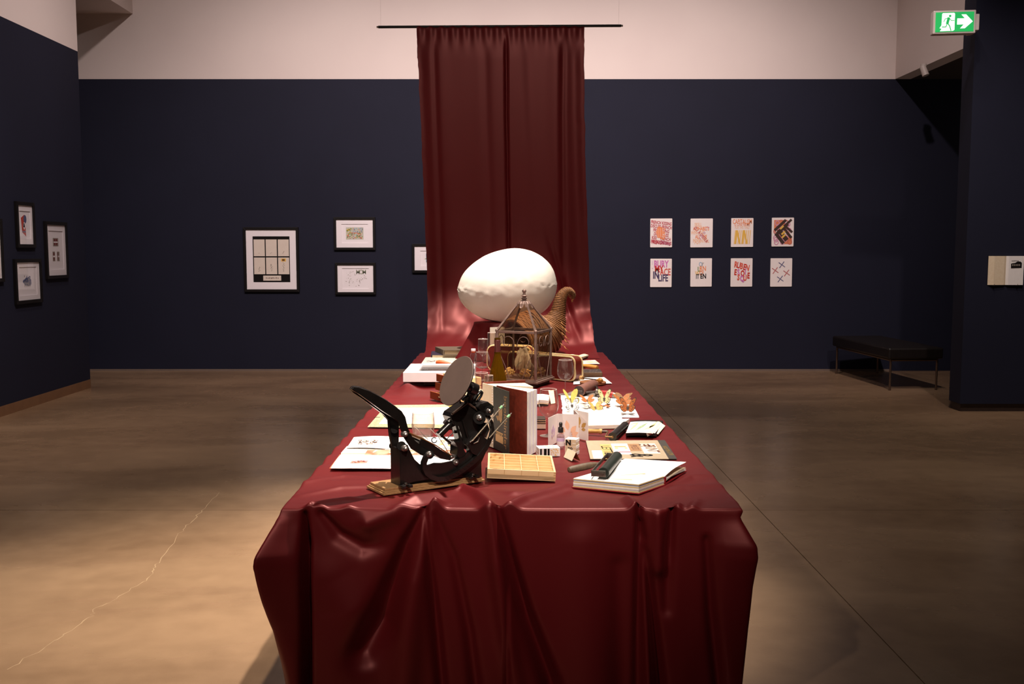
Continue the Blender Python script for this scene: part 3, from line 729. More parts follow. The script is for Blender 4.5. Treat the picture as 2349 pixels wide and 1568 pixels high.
# --- front folds, from creases seen in the photograph: (x, z, width, depth)
def fp(px, py): p = D(px, py, 3.2); return p.x, p.z
def fold(lst):
    r = [(*fp(a, b), w_, h) for (a, b, w_, h) in lst]
    if lst[-1][1] >= 1560:                                # carry the long folds on down to the floor
        (xa, za, _, _), (xb, zb_, w_, h) = r[-2:]; k = (zb_+.06)/(za-zb_); r.append((xb+(xb-xa)*k*.6, -.06, w_*1.1, h))
    return r
FR = [fold(l) for l in (
    [(698, 1180, .010, -.012), (702, 1250, .013, -.040), (704, 1568, .015, -.045)],
    [(655, 1200, .02, .008), (640, 1300, .03, .018), (680, 1568, .03, .01)],
    [(735, 1180, .012, -.010), (775, 1228, .022, -.014), (830, 1258, .026, -.012), (872, 1252, .025, -.004)],
    [(845, 1200, .03, .012), (900, 1180, .03, .008)],
    [(760, 1330, .09, .012), (800, 1400, .10, .02), (770, 1500, .10, .018), (760, 1600, .1, .02)],
    [(972, 1168, .010, -.008), (930, 1250, .020, -.020), (895, 1350, .032, -.034), (870, 1430, .045, -.04), (832, 1495, .045, -.03)],
    [(990, 1180, .02, .004), (955, 1330, .04, .02), (940, 1450, .05, .022), (925, 1600, .05, .02)],
    [(976, 1172, .008, -.006), (985, 1300, .012, -.014), (1000, 1440, .016, -.018), (1012, 1568, .018, -.02)],
    [(998, 1180, .010, -.004), (1040, 1280, .015, -.008), (1075, 1450, .018, -.014), (1090, 1568, .02, -.016)],
    [(1140, 1166, .014, -.014), (1166, 1270, .018, -.026), (1205, 1410, .022, -.034), (1262, 1568, .028, -.04)],
    [(1128, 1168, .03, .012), (1140, 1290, .03, .02), (1160, 1430, .03, .018), (1185, 1568, .03, .012)],
    [(1163, 1300, .006, -.004), (1163, 1568, .008, -.012)],
    [(1468, 1162, .010, -.012), (1466, 1320, .014, -.018), (1464, 1568, .018, -.016)],
    [(1472, 1200, .010, -.008), (1492, 1360, .016, -.022), (1512, 1568, .02, -.026)],
    [(1480, 1250, .012, .006), (1488, 1568, .014, .010)],
    [(1544, 1172, .010, -.014), (1536, 1260, .018, -.014), (1530, 1400, .02, -.006)],
    [(1510, 1180, .02, .010), (1512, 1300, .03, .012)],
    [(1622, 1240, .014, -.008), (1632, 1400, .018, -.016), (1650, 1568, .02, -.016)],
    [(1704, 1190, .014, -.010), (1708, 1300, .016, -.024), (1712, 1568, .018, -.026)],
    [(1340, 1250, .07, .010), (1360, 1568, .09, .018)],
    [(1420, 1300, .03, -.006), (1425, 1568, .04, -.010)])]
front = np.zeros_like(off)
for r in FR: front += ridge(PX, ZZ, r)
front *= 2.0
front += .006*vnoise(PX*14, ZZ*5, 11)*depth**.5+.012*vnoise(PX*5+9, ZZ*2, 12)*depth
isf = smoothstep(.12, .0, PY-TY0)
# side and back hangs: regular soft folds growing downwards
side = (.016*np.sin(S*19+2.5*np.sin(S*2.3))+.012*np.sin(S*37+1.3*np.sin(S*5)))*depth**.7+.006
off = off+isf*front+(1-isf)*side*smoothstep(0, .1, depth)+.012*depth
# corner flares (cloth ears)
dc_l = np.hypot(PX-TX0, PY-TY0); dc_r = np.hypot(PX-TX1, PY-TY0)
zl = ZZ
fl_l = np.interp(zl, [.0, .15, .35, .45, .58, .61, .66, .71, .75], [-.03, -.022, .008, .040, .078, .074, .040, .010, .0])
fl_r = np.interp(zl, [.0, .15, .35, .50, .60, .64, .68, .72, .75], [.0, .004, .03, .055, .08, .076, .044, .010, .0])
off = off+fl_l*np.exp(-(dc_l/.055)**1.3)+fl_r*np.exp(-(dc_r/.055)**1.3)
SXx = PX+NXg*off; SYy = PY+NYg*off
hem = .012*vnoise(S*9, S*0, 21)
ZZ = np.maximum(ZZ, .004)
cl = bpy.data.objects.new('tablecloth', None)
# one mesh: top grid + skirt
nt_, ni_ = GX.shape
co_top = np.stack([GX, GY, GZ], -1).reshape(-1, 3)
idx = np.arange(nt_*ni_).reshape(nt_, ni_)
f1 = np.stack([idx[:-1, :-1].ravel(), idx[:-1, 1:].ravel(), idx[1:, 1:].ravel(), idx[1:, :-1].ravel()], -1)
ring0 = np.concatenate([idx[0], idx[1:, -1], idx[-1, ::-1][1:], idx[::-1, 0][1:-1]])
co_s = np.stack([SXx[1:], SYy[1:], ZZ[1:]], -1); nr, nc, _ = co_s.shape
base = len(co_top); ids = np.vstack([ring0[None], base+np.arange(nr*nc).reshape(nr, nc)])
a = ids[:-1]; b_ = ids[1:]; f2 = np.stack([a.ravel(), b_.ravel(), np.roll(b_, -1, 1).ravel(), np.roll(a, -1, 1).ravel()], -1)
bpy.data.objects.remove(cl)
me = bpy.data.meshes.new('tablecloth')
me.from_pydata(np.concatenate([co_top, co_s.reshape(-1, 3)]).tolist(), [], np.concatenate([f1, f2]).tolist())
me.polygons.foreach_set('use_smooth', [True]*(len(f1)+len(f2))); me.materials.append(SATIN); me.update()
cloth = bpy.data.objects.new('tablecloth', me); COL.objects.link(cloth)
tag(cloth, 'crimson satin tablecloth draped over the long table down to the floor', 'tablecloth')

# ------------------------------------------------------------------ hanging banner and its rod
YR = 8.46
a = D(868, 62, YR); b = D(1425, 59, YR)
rodt = thing('curtain_rod', 'thin black rod carrying the red banner across the white upper wall', 'rod', (a+b)/2)
MB().cyl(a, b, .011, 16).build('rod', BLACK_FRAME, rodt)
for p, sgn in ((a, -1), (b, 1)):
    MB().cyl(p, p+V((sgn*.014, 0, 0)), .008, 12).build('end_cap', STEEL, rodt)
    MB().cyl(p-V((sgn*.02, 0, -.011)), V((p.x-sgn*.02, YR, TOP)), .0004, 6).build('hanging_wire', STEEL, rodt)
# path of the cloth: over the rod, straight down, then sweeping forward on to the table
path = [(YR+.012, a.z-.25), (YR+.013, a.z-.01), (YR, a.z+.013), (YR-.014, a.z-.005), (YR-.016, 2.6), (YR-.02, 1.9), (YR-.03, 1.5), (YR-.05, 1.25), (YR-.10, 1.07), (YR-.20, .93), (YR-.36, .835), (YR-.52, .785), (YR-.60, .768), (YR-.68, .742)]
pp = np.array(path)
seg = np.concatenate([[0], np.cumsum(np.hypot(*np.diff(pp, axis=0).T))])
tt = np.concatenate([np.linspace(0, .35, 14), np.linspace(.35, seg[-1], 230)[1:]])
def spl(t, c):
    # smooth interpolation (monotone-ish): linear then box-filter
    f = np.interp(t, seg, pp[:, c]); fine = np.linspace(0, seg[-1], 1200); g = np.interp(fine, seg, pp[:, c])
    kk = 45; gs = np.convolve(np.pad(g, kk//2, mode='edge'), np.ones(kk)/kk, 'valid'); h = np.interp(t, fine, gs)
    w_ = smoothstep(.5, .9, t); return f*(1-w_)+h*w_
by = spl(tt, 0); bz = spl(tt, 1)
uu = np.linspace(0, 1, 150)
U, T2 = np.meshgrid(uu, tt); BY = np.tile(by[:, None], (1, 150)); BZ = np.tile(bz[:, None], (1, 150))
xl = np.interp(tt, [0, .3, 1.0, 1.8, 2.6, 3.0, 3.4, 4.2], [-.79, -.79, -.765, -.735, -.71, -.70, -.70, -.70])
xr = np.interp(tt, [0, .3, 1.0, 1.8, 2.6, 3.0, 3.4, 4.2], [.597, .597, .605, .63, .66, .675, .69, .69])
BX = xl[:, None]*(1-U)+xr[:, None]*U
edge_w = np.exp(-(U/.05)**2)+np.exp(-((1-U)/.05)**2)
BX += .006*vnoise(T2*9, U*3, 31)*edge_w+.004*vnoise(T2*30, U*2, 32)*edge_w
tz = np.clip((a.z-BZ)/2.3, 0, 1)                      # 0 at the rod, 1 low down
# vertical folds (u, width, depth)
fd = np.zeros_like(BX)
for (u0, u1, w_, h) in ((.10, .09, .012, -.012), (.11, .16, .05, .010), (.405, .40, .018, -.008), (.40, .36, .05, .008), (.535, .505, .008, -.030), (.50, .47, .06, .022), (.565, .56, .05, -.004), (.66, .69, .02, -.006), (.875, .84, .012, -.020), (.845, .80, .04, .016), (.60, .72, .05, .01), (.93, .95, .03, -.016), (.985, .985, .02, .012), (.02, .02, .02, -.012), (.28, .25, .08, .01)):
    uc = u0+(u1-u0)*tz; h = h*(1. if u0 == .535 else .6); w_ = w_*(1. if u0 == .535 else 1.5); fd += h*np.exp(-((U-uc)/w_)**2)*smoothstep(0, .12, tz)
fd += .006*np.sin(U*95)*np.exp(-(tz/.05)**2)
hang_w = smoothstep(.80, .95, BZ)
low = smoothstep(1.35, .95, BZ)*smoothstep(.775, .85, BZ)
# sweeping wrinkles near the foot of the banner
wr = .11*vnoise(U*4+T2*1.8, T2*2.2, 41)+.05*vnoise(U*7-T2*3.5, T2*3.5, 42)+.02*vnoise(U*16+T2*5, T2*6, 45)
fold_r = .03*np.exp(-((U-(.78+.18*(1.6-BZ)))/.02)**2)*smoothstep(1.9, 1.2, BZ)*hang_w
BY2 = BY-fd*hang_w-wr*low-BY*0-fold_r*-1
BZ2 = BZ+low*(.5*wr)
flat = 1-hang_w
BZ2 = np.where(BZ < .79, BZ2+.010*np.abs(vnoise(U*9+T2*2, T2*6, 44))*2+.004, BZ2)
banner = grid_mesh('banner', BX, BY2, BZ2, SATIN)
tag(banner, 'tall crimson satin banner hanging from the black rod behind the white egg', 'banner')
# ------------------------------------------------------------------ platen press on its wooden plank
A0 = P(880, 1137, TZ); B0 = P(1115, 1103, TZ); C0 = P(843, 1118, TZ)
pu = (B0-A0); PL = .405; pu.z = 0; pu.normalize(); pn = V((-pu.y, pu.x, 0)); pw_ = .14     # pn points away from the viewer
press = thing('printing_press', 'black hand lever platen printing press with round grey disc on a wooden plank', 'printing press', A0+pu*PL/2+pn*pw_/2)
OAK = mat('oak_plank', (176, 136, 92), .5, col2=(146, 106, 66), scale=14, stretch=(1, 12, 12), kind='noise')
MPk = frame(A0, pu, (0, 0, 1))
pl = MB()
for (i, z0, z1) in ((0, 0, .008), (.005, .008, .013), (.010, .013, .022)):
    pl.prism([(i, i), (PL-i, i), (PL-i, pw_-i), (i, pw_-i)], z0, z1, 0, MPk, .0015)
pl.build('plank', OAK, press)
ZP = TZ+.022
O = P(918, 1116, ZP)
# plane of the front frame plate: local x = along the plank, y = up, z = toward the viewer
PM = Matrix((pu, V((0, 0, 1)), -pn)).transposed().to_4x4(); PM.translation = O
PMi = PM.inverted()
def q(px, py, dn=0.):
    """photo point -> (x, y) on the vertical plane dn behind the front plate"""
    d = ray(px, py); o = V((0, 0, CH)); nrm_ = -pn
    t = ((O-pn*-dn*1.0)-o).dot(nrm_)/d.dot(nrm_) if False else ((O+pn*dn)-o).dot(nrm_)/d.dot(nrm_)
    l = PMi @ (o+d*t); return (l.x, l.y)
def qs(lst, dn=0.): return [q(a, b, dn) for a, b in lst]
def q3(px, py, dn=0.):
    l = q(px, py, dn); return V((l[0], l[1], -dn))
def plate(mb, lst, d0, d1, m=0, b=.002):
    """outline seen in the photograph at depth d0, running back to depth d1"""
    mb.prism(qs(lst, d0), -d1, -d0, m, PM, b)
FRONT = [(918, 1115), (917, 1024), (924, 1017), (936, 1020), (941, 1034), (950, 1054), (963, 1066), (982, 1069), (998, 1062), (1018, 1062), (1046, 1058), (1068, 1046), (1088, 1022), (1106, 1008), (1124, 1012), (1114, 1040), (1103, 1060), (1106, 1093), (1060, 1094), (990, 1098), (950, 1104)]
mb = MB(); plate(mb, FRONT, 0, .014); mb.build('side_plate', BLACK_METAL, press)
mb = MB(); plate(mb, FRONT, .075, .089); mb.build('side_plate', BLACK_METAL, press)
mb = MB(); u0, v0 = q(918, 1114); u1, v1 = q(918, 1030)
mb.box((u0+.006, (v1)/2+.0, -.044), (.012, v1, .064), 0, PM, .002); mb.build('end_wall', BLACK_METAL, press); mb = MB()
u2, v2 = q(1104, 1092); mb.box((u2-.012, .03, -.044), (.016, .06, .064), 0, PM, .002)
mb.build('end_wall', BLACK_METAL, press)
for (px, py) in ((931, 1115), (1085, 1095)):
    u, v = q(px, py, -.02); mb = MB()
    for dx, wd_ in ((-.013, .014), (.013, .014)): mb.box((u+dx, .005, .018), (wd_, .01, .036), 0, PM, .002)
    mb.box((u, .005, .008), (.036, .01, .016), 0, PM, .002)
    mb.lathe([(0, .006), (.005, .006), (.006, .002), (.006, 0)], 12, 1, PM @ TR((u, .010, .02)) @ Matrix.Rotation(-PI/2, 4, 'X'))
    mb.build('foot', [BLACK_METAL, STEEL], press)
# lever: broad grip narrowing into a fork of two cheeks
HAND = [(806, 892), (811, 886), (822, 887), (848, 897), (878, 913), (903, 929), (922, 942), (931, 956), (937, 984), (946, 1008), (962, 1022), (985, 1032), (999, 1044), (990, 1052), (968, 1044), (946, 1030), (931, 1006), (921, 984), (918, 968), (909, 962), (880, 944), (850, 922), (825, 904), (812, 897)]
mb = MB(); plate(mb, HAND, .012, .028, 0, .004); mb.build('lever_cheek', BLACK_METAL, press)
HAND2 = [(804, 893), (809, 886), (822, 887), (848, 897), (878, 913), (900, 928), (915, 945), (917, 970), (915, 990), (916, 1026), (900, 1026), (896, 1000), (895, 963), (880, 950), (850, 928), (828, 912), (811, 901)]
mb = MB(); plate(mb, HAND2, .062, .078, 0, .004); mb.build('lever_cheek', BLACK_METAL, press)
gp_ = [q3(px, py, .045) for px, py in ((808, 890), (812, 890), (825, 893), (850, 904), (878, 920), (900, 935), (914, 946))]
mb = MB(); mb.tube(gp_, [.55, .8, 1, 1, 1, .95, .8], m=0, M=PM, sec=[(.011*math.cos(k*PI/8), .030*math.sin(k*PI/8)) for k in range(16)], up=(0, 1, 0)); mb.sm = [True]*len(mb.sm)
mb.build('grip', BLACK_METAL, press)
mb = MB(); mb.cyl(q3(905, 985, .05), q3(905, 985, .10), .013, 20, 0, PM).cyl(q3(900, 1022, .085), q3(900, 1022, .11), .012, 20, 0, PM)
mb.cyl(q3(921, 1022, -.004), q3(921, 1022, .09), .016, 24, 0, PM); mb.build('pivot_boss', BLACK_METAL, press)
NUT = mat('domed_nut_steel', (176, 166, 160), .35, metal=.9, col2=(158, 148, 142), scale=60)
for (px, py, dn) in ((929, 996, .008), (929, 1028, -.014), (985, 1042, -.022), (1046, 1060, -.004), (1100, 958, -.016), (1121, 942, -.010)):
    c = q3(px, py, dn); mb = MB()
    mb.lathe([(.0112, -.012), (.0112, .001), (.0095, .003), (.0075, .003), (.0068, .007), (.0045, .0105), (0, .012)], 20, 0, PM @ TR(c))
    mb.build('nut', NUT, press)
# curved connecting arm with raised studs along it
arm = [(985, 1040), (977, 1048), (972, 1060), (972, 1072), (977, 1084), (988, 1093), (1003, 1098), (1020, 1097), (1040, 1089), (1060, 1077), (1080, 1062), (1098, 1046), (1112, 1028), (1121, 1010)]
mb = MB(); mb.tube([q3(a, b, -.012) for a, b in arm], 1., m=0, M=PM, sec=[(-.008, -.0085), (.008, -.0085), (.008, .0085), (-.008, .0085)], up=(0, 0, 1))
mb.cyl(q3(985, 1042, -.022), q3(985, 1042, .02), .016, 24, 0, PM)
for k in range(26):
    px = 1020+2.7*k; py = np.interp(px, [1020, 1040, 1060, 1080, 1095], [1099, 1091, 1079, 1064, 1051])+ (3, -2, 1)[k % 3]
    c = q3(px, py, -.0205); mb.ell(tuple(c), (.0012, .0022, .001), 0, PM, 6, 4)
mb.build('connecting_arm', BLACK_METAL, press)
# lower bed with tympan paper, brass bars and gauge fingers
mb = MB(); plate(mb, [(962, 1012), (970, 1003), (1036, 1047), (1034, 1056), (1012, 1052), (985, 1034), (965, 1022)], .012, .078, 0, .002); mb.build('platen', BLACK_METAL, press)
BRASS = mat('brass_bar', (190, 150, 90), .35, metal=.9, col2=(168, 130, 74), scale=50)
mb = MB()
for dn in (.012, .070): mb.tube([q3(a, b, dn) for a, b in ((938, 992), (968, 1005), (1000, 1021), (1034, 1044))], .0022, 8, 0, PM)
mb.build('tympan_bar', BRASS, press)
mb = MB(); plate(mb, [(938, 993), (966, 1006), (1034, 1044), (1033, 1046), (966, 1010), (940, 998)], .016, .074, 0, 0); mb.build('tympan_paper', CREAM, press)
for lst in ([(951, 976), (966, 992), (982, 1008)], [(988, 983), (1006, 1002), (1019, 1022), (1031, 1042)]):
    mb = MB(); mb.tube([q3(a, b, .03) for a, b in lst], 1., m=0, M=PM, sec=[(-.0022, -.0008), (.0022, -.0008), (.0022, .0008), (-.0022, .0008)], up=(0, 0, 1))
    mb.build('gauge_finger', mat('pale_steel', (214, 200, 184), .3, metal=.7, col2=(200, 186, 170), scale=50), press)
c = q3(1036, 1048, .0); mb = MB(); mb.ell(tuple(c), .0075, 0, PM).cyl(c, c+V((.010, -.002, .004)), .004, 10, 0, PM); mb.build('adjusting_knob', STEEL, press)
# upper frame: chase bed, ribs, boss arc, hood
mb = MB(); plate(mb, [(1034, 956), (1038, 947), (1072, 924), (1092, 938), (1104, 952), (1110, 985), (1106, 1010), (1088, 1032), (1066, 1030), (1060, 1002), (1054, 975), (1040, 972)], .014, .080, 0, .004)
mb.build('chase_bed', BLACK_METAL, press)
mb = MB()
for lst in ([(1046, 970), (1057, 1010), (1060, 1030)], [(1062, 962), (1076, 1012)]): mb.tube([q3(a, b, .008) for a, b in lst], .005, 8, 0, PM)
mb.build('rib', BLACK_METAL, press)
mb = MB(); mb.tube([q3(a, b, .012) for a, b in ((1072, 923), (1092, 938), (1108, 950))], .0045, 8, 0, PM); mb.tube([q3(a, b, .012) for a, b in ((1072, 923), (1052, 938), (1036, 950))], .0045, 8, 0, PM)
mb.build('bed_rim', mat('worn_iron', (96, 72, 58), .45, metal=.4, col2=(70, 54, 46), scale=60), press)
mb = MB()
mb.tube([q3(a, b, -.002) for a, b in ((1096, 946), (1108, 944), (1118, 952), (1126, 968), (1129, 986), (1126, 1002), (1119, 1016))], 1., m=0, M=PM, sec=[(-.007, -.006), (.007, -.006), (.007, .006), (-.007, .006)], up=(0, 0, 1))
for (px, py, r_) in ((1100, 958, .023), (1121, 942, .018)): mb.cyl(q3(px, py, -.014), q3(px, py, .03), r_, 28, 0, PM)
plate(mb, [(1096, 934), (1102, 925), (1120, 921), (1133, 931), (1131, 944), (1118, 950), (1104, 944)], -.006, .06, 0, .003)
plate(mb, [(1106, 975), (1118, 970), (1124, 985), (1116, 1004), (1104, 1000)], -.004, .02, 0, .003)
mb.build('toggle_hood', BLACK_METAL, press)
mb = MB(); plate(mb, [(1072, 1020), (1082, 1002), (1096, 990), (1124, 1012), (1116, 1030), (1100, 1048), (1084, 1040)], -.016, .03, 0, .003)
plate(mb, [(1042, 1012), (1066, 1012), (1062, 1030), (1074, 1044), (1060, 1058), (1048, 1044), (1052, 1026)], .004, .06, 0, .003)
mb.build('hook_bracket', BLACK_METAL, press)
mb = MB(); mb.tube([q3(a, b, -.018) for a, b in ((1078, 1014), (1094, 998), (1099, 1003), (1096, 1012), (1086, 1017))], .0028, 8, 0, PM); mb.build('spring_eye', STEEL, press)
SPR = mat('spring_wire', (150, 138, 120), .35, metal=.9, col2=(120, 110, 96), scale=60)
MINT = mat('mint_ferrule', (150, 200, 150), .5, col2=(138, 190, 140), scale=40)
for (a, b, dn) in (((1082, 1012), (1147, 937), -.03), ((1122, 1004), (1164, 957), -.022)):
    p0 = q3(*a, dn); p1 = q3(*b, dn); d = (p1-p0).normalized(); L_ = (p1-p0).length
    mb = MB(); mb.cyl(p0, p1, .0022, 8, 0, PM)
    for k in range(int(L_/.0042)):
        g = p0+d*(.004+.0042*k); mb.cyl(g, g+d*.0018, .0036, 8, 0, PM)
    rod_ = mb.build('spring_rod', SPR, press)
    MB().cyl(p1, p1+d*.013, .0052, 12, 0, PM).build('ferrule', MINT, rod_)
    e = p1+d*.013; m2 = MB().cyl(e, e+d*.010, .0022, 8, 0, PM); m2.cyl(e+d*.005-V((.004, .004, 0)), e+d*.005+V((.004, .004, 0)), .0012, 6, 0, PM); m2.build('rod_tip', STEEL, rod_)
p0 = q3(1086, 933, .06); p1 = q3(1096, 925, .06); MB().cyl(p0, p1, .0055, 12, 0, PM).build('ferrule', MINT, press)
# roller arm
mb = MB(); mb.cyl(q3(1006, 998, .04), q3(1030, 974, .04), .0135, 20, 0, PM).cyl(q3(1020, 966, .04), q3(1032, 977, .04), .009, 14, 0, PM).cyl(q3(1030, 975, .04), q3(1046, 968, .04), .011, 14, 0, PM)
mb.build('ink_roller', BLACK_METAL, press)
mb = MB()
for (a, b, r_) in (((1003, 990), (1033, 1016), .0045), ((1034, 954), (1020, 972), .0028), ((1022, 1010), (1044, 986), .002), ((1028, 1018), (1033, 1012), .004)): mb.cyl(q3(*a, .036), q3(*b, .036), r_, 10, 0, PM)
c = q3(1045, 990, .036); mb.box(tuple(c), (.014, .010, .010), 0, PM @ TR((0, 0, 0)), .002)
mb.tube([q3(996+6*math.cos(k), 1009+6*math.sin(k), .05) for k in np.linspace(0, 5.5, 12)], .002, 6, 0, PM)
mb.build('roller_arm', BLACK_METAL, press)
# ink disc
dc = D(1047.5, 873, O.y+.12); nd = V((-.745, -.50, .44)).normalized()
MD = frame(dc, V((1, 0, 0)).cross(nd) if False else nd.orthogonal(), nd); MD = Matrix((*[V(a) for a in (nd.orthogonal().normalized(), nd.cross(nd.orthogonal().normalized()), nd)],)).transposed().to_4x4(); MD.translation = dc
DISC = mat('dusty_grey_disc', (122, 100, 90), .5, metal=.2, col2=(106, 87, 79), scale=9, detail=6)
rd = .0945
MB().lathe([(0, -.004), (rd-.004, -.004), (rd, -.002), (rd, .002)], 64, 0, MD).build('disc_rim', BLACK_METAL, press)
MB().lathe([(rd, .002), (rd-.001, .0032), (0, .0032)], 64, 0, MD).build('ink_disc', DISC, press)
e = dc-nd*.004; mb = MB()
mb.cyl(e, e-nd*.02, .03, 24).cyl(e-nd*.018, e-nd*.075, .017, 24).cyl(e-nd*.06, e-nd*.085, .022, 24)
tp = PM @ q3(1074, 924, .045); mb.cyl(e-nd*.075, tp, .017, 20)
mb.build('disc_stem', BLACK_METAL, press)
mb = MB(); mb.tube([q3(a, b, .02) for a, b in ((1060, 917), (1064, 912), (1077, 907), (1088, 914), (1088, 926))], .007, 10, 0, PM); mb.cyl(q3(1055, 915, .02), q3(1056, 925, .02), .003, 8, 0, PM); mb.build('ratchet_bracket', BLACK_METAL, press)
mb = MB(); mb.tube([q3(a, b, .03) for a, b in ((1080, 930), (1086, 922), (1092, 911), (1099, 900), (1104, 897), (1106, 900), (1103, 908), (1095, 920), (1086, 932))], .0055, 10, 0, PM); mb.build('pawl_lever', BLACK_METAL, press)
# ------------------------------------------------------------------ right and middle of the table
LIGHTWOOD = mat('pale_beech', (226, 196, 150), .55, col2=(212, 178, 128), scale=10, stretch=(1, 9, 9))
REDCLOTH = mat('red_book_cloth', (150, 22, 30), .6, col2=(136, 18, 26), scale=60)
def seg(mb, a, b, w_, h, z, m=0): 
    a = V(a); b = V(b); d = b-a; L_ = d.length; mb.box((L_/2, 0, h/2), (L_, w_, h), m, frame(V((a.x, a.y, z)), d.normalized(), (0, 0, 1)), .0012)

# compartment tray
f0 = P(1117, 1097, .776); f1 = P(1273, 1106, .772); TWd = (f1-f0).length; ex = V((1, .015, 0)).normalized(); ey = V((-ex.y, ex.x, 0)); TDp = .27
t = thing('compartment_tray', 'shallow pale wooden tray of small compartments in front of the brown book', 'tray', f0+ex*TWd/2+ey*TDp/2)
TM = frame(V((f0.x, f0.y, TZ+.014)), ex, (0, 0, 1)) @ Matrix.Rotation(math.radians(3.0), 4, 'Y') @ Matrix.Rotation(math.radians(.8), 4, 'X'); TH = .034
MB().box((TWd/2, TDp/2, .010), (TWd, TDp, .016), 0, TM).build('base', LIGHTWOOD, t)
for nm, c, d in (('front_wall', (TWd/2, .004, TH/2+.003), (TWd, .008, TH)), ('back_wall', (TWd/2, TDp-.004, TH/2+.003), (TWd, .008, TH)), ('side_wall', (.004, TDp/2, TH/2+.003), (.008, TDp-.016, TH)), ('side_wall', (TWd-.004, TDp/2, TH/2+.003), (.008, TDp-.016, TH))):
    w0 = MB().box(c, d, 0, TM, .001).build(nm, LIGHTWOOD, t)
    if nm == 'front_wall':
        for k in (1, 2, 3): MB().box((TWd*k/4, -.0002, TH/2+.010), (.0022, .0012, .018), 0, TM).build('slot_tongue', mat('beech_endgrain', (200, 160, 108), .6, col2=(184, 146, 96), scale=50), w0)
        for k in range(4): MB().box((TWd-.004, -.0002, .008+k*.008), (.008, .001, .004), 0, TM).build('finger_joint', MATS['beech_endgrain'], w0)
for k in (1, 2, 3): MB().box((TWd*k/4, TDp/2, .026), (.0025, TDp-.016, .018), 0, TM).build('divider', LIGHTWOOD, t)
for k in range(1, 6): MB().box((TWd/2, TDp*k/6, .0245), (TWd-.016, .003, .016), 0, TM).build('divider', LIGHTWOOD, t)
for (x, y) in ((.05, .05), (.085, .05)):
    o = MB().ell((x, y, .012), (.006, .005, .004), 0, TM, 10, 6).build('seed', mat('brown_seed', (140, 96, 50), .6, col2=(116, 76, 38), scale=60), None, at=TM @ V((x, y, .009)))
    tag(o, 'small brown seed in the front left compartment, ' + ('left one' if x < .06 else 'right one'), 'seed', 'seeds in the compartment tray')

# thick open red book carrying a brayer
zt = .797; A = P(1314, 1096, zt); B = P(1466, 1110, zt); S1 = P(1524, 1091, zt); S2 = A+(S1-B)
Dd = P(1434, 1054, zt); Cc = P(1574, 1058, zt+.006)
t = thing('open_book', 'thick open sketchbook in red cloth with blank white pages, brayer resting on it', 'book', (A+B+S1+S2)/4-V((0, 0, zt-TZ)))
def atz(p, z): return V((p.x, p.y, z))
cen = (A+B+S1+S2)/4
def grow(p, k=1.03): return cen+(p-cen)*k
cov = MB(); cov.prism([tuple(grow(p).xy) for p in (A, B, S1, S2)], TZ, TZ+.0035)
cov.build('cover', REDCLOTH, t)
sp = MB(); dS = (S2-S1).normalized(); out = (S1-B).normalized()
sp.prism([tuple(p.xy) for p in (S1+out*.001, S1+out*.012, S2+out*.012, S2+out*.001)], TZ+.001, TZ+.029, 0, None, .002); sp.build('spine', REDCLOTH, t)
cols = [('page_cream', (236, 222, 200)), ('page_white', (242, 238, 232)), ('page_tan', (226, 200, 160)), ('page_white', 0), ('page_grey', (150, 150, 166)), ('page_mustard', (206, 176, 96)), ('page_white', 0)]
for i in range(14):
    nm, cc = cols[(i*3+2) % 7] if i < 11 else cols[(4, 5, 6)[i-11]]
    m_ = MATS.get(nm) or mat(nm, cc, .8, spec=.2, col2=tuple(int(v*.95) for v in cc), scale=60)
    z0 = TZ+.0035+i*.0022; k = .988+R.uniform(-.006, .012)
    if i == 13: m_ = PAPER; k = .985
    poly = [tuple(grow(p, k).xy) for p in (A, B, S1, S2)]
    MB().prism(poly, z0, z0+.0021).build('page_section', m_, t)
ztp = TZ+.0035+14*.0022
def lft(u, v): return .004*math.sin(PI*u)
Dh = atz(Dd, ztp+.004); Ch_ = atz(Cc, ztp+.004)
MB().sheet([atz(S1, ztp-.003), Ch_, Dh, atz(S2, ztp-.003)], .0012, 0, 12, 4, lambda u, v: .006*math.sin(PI*min(1, u*1.1))).build('right_page', PAPER, t)
for i, (dz, k, mm) in enumerate(((.012, .99, CREAM), (.006, 1.0, PAPER), (.001, 1.01, PAPER))):
    z0 = TZ+dz; e1 = S1+(Cc-S1)*k; e2 = S2+(Dd-S2)*k
    MB().sheet([atz(S1, TZ+.012+.004*i), atz(e1, z0+.006), atz(e2, z0+.006), atz(S2, TZ+.012+.004*i)], .0012, 0, 6, 1, lambda u, v, q_=i: .004*math.sin(PI*u)*(1-q_*.3)).build('page_leaf', mm, t)
MB().sheet([atz(S1+out*.012, TZ+.001), atz(S1+(Cc-S1)*1.03, TZ+.0005), atz(S2+(Dd-S2)*1.03, TZ+.0005), atz(S2+out*.012, TZ+.001)], .003, 0, 1, 1).build('cover', REDCLOTH, t)
mk = MB()
for (x0, y0, x1, y1) in ((1445, 1071, 1500, 1075), (1470, 1064, 1515, 1066), (1425, 1084, 1480, 1080), (1400, 1092, 1450, 1094)):
    a = P(x0, y0, ztp+.009); b = P(x1, y1, ztp+.009); a.z = b.z = ztp+.0062 if False else ztp+.0012
    n_ = V((-(b-a).y, (b-a).x, 0)).normalized()*.006
    mk.prism([tuple((a+n_*.3).xy), tuple((a-n_*.3).xy), tuple((b-n_).xy), tuple((b+n_).xy)], ztp-.0002, ztp+.0004)
mk.build('brush_mark', mat('tan_wash', (220, 186, 136), .8, col2=(232, 204, 164), scale=40), t)

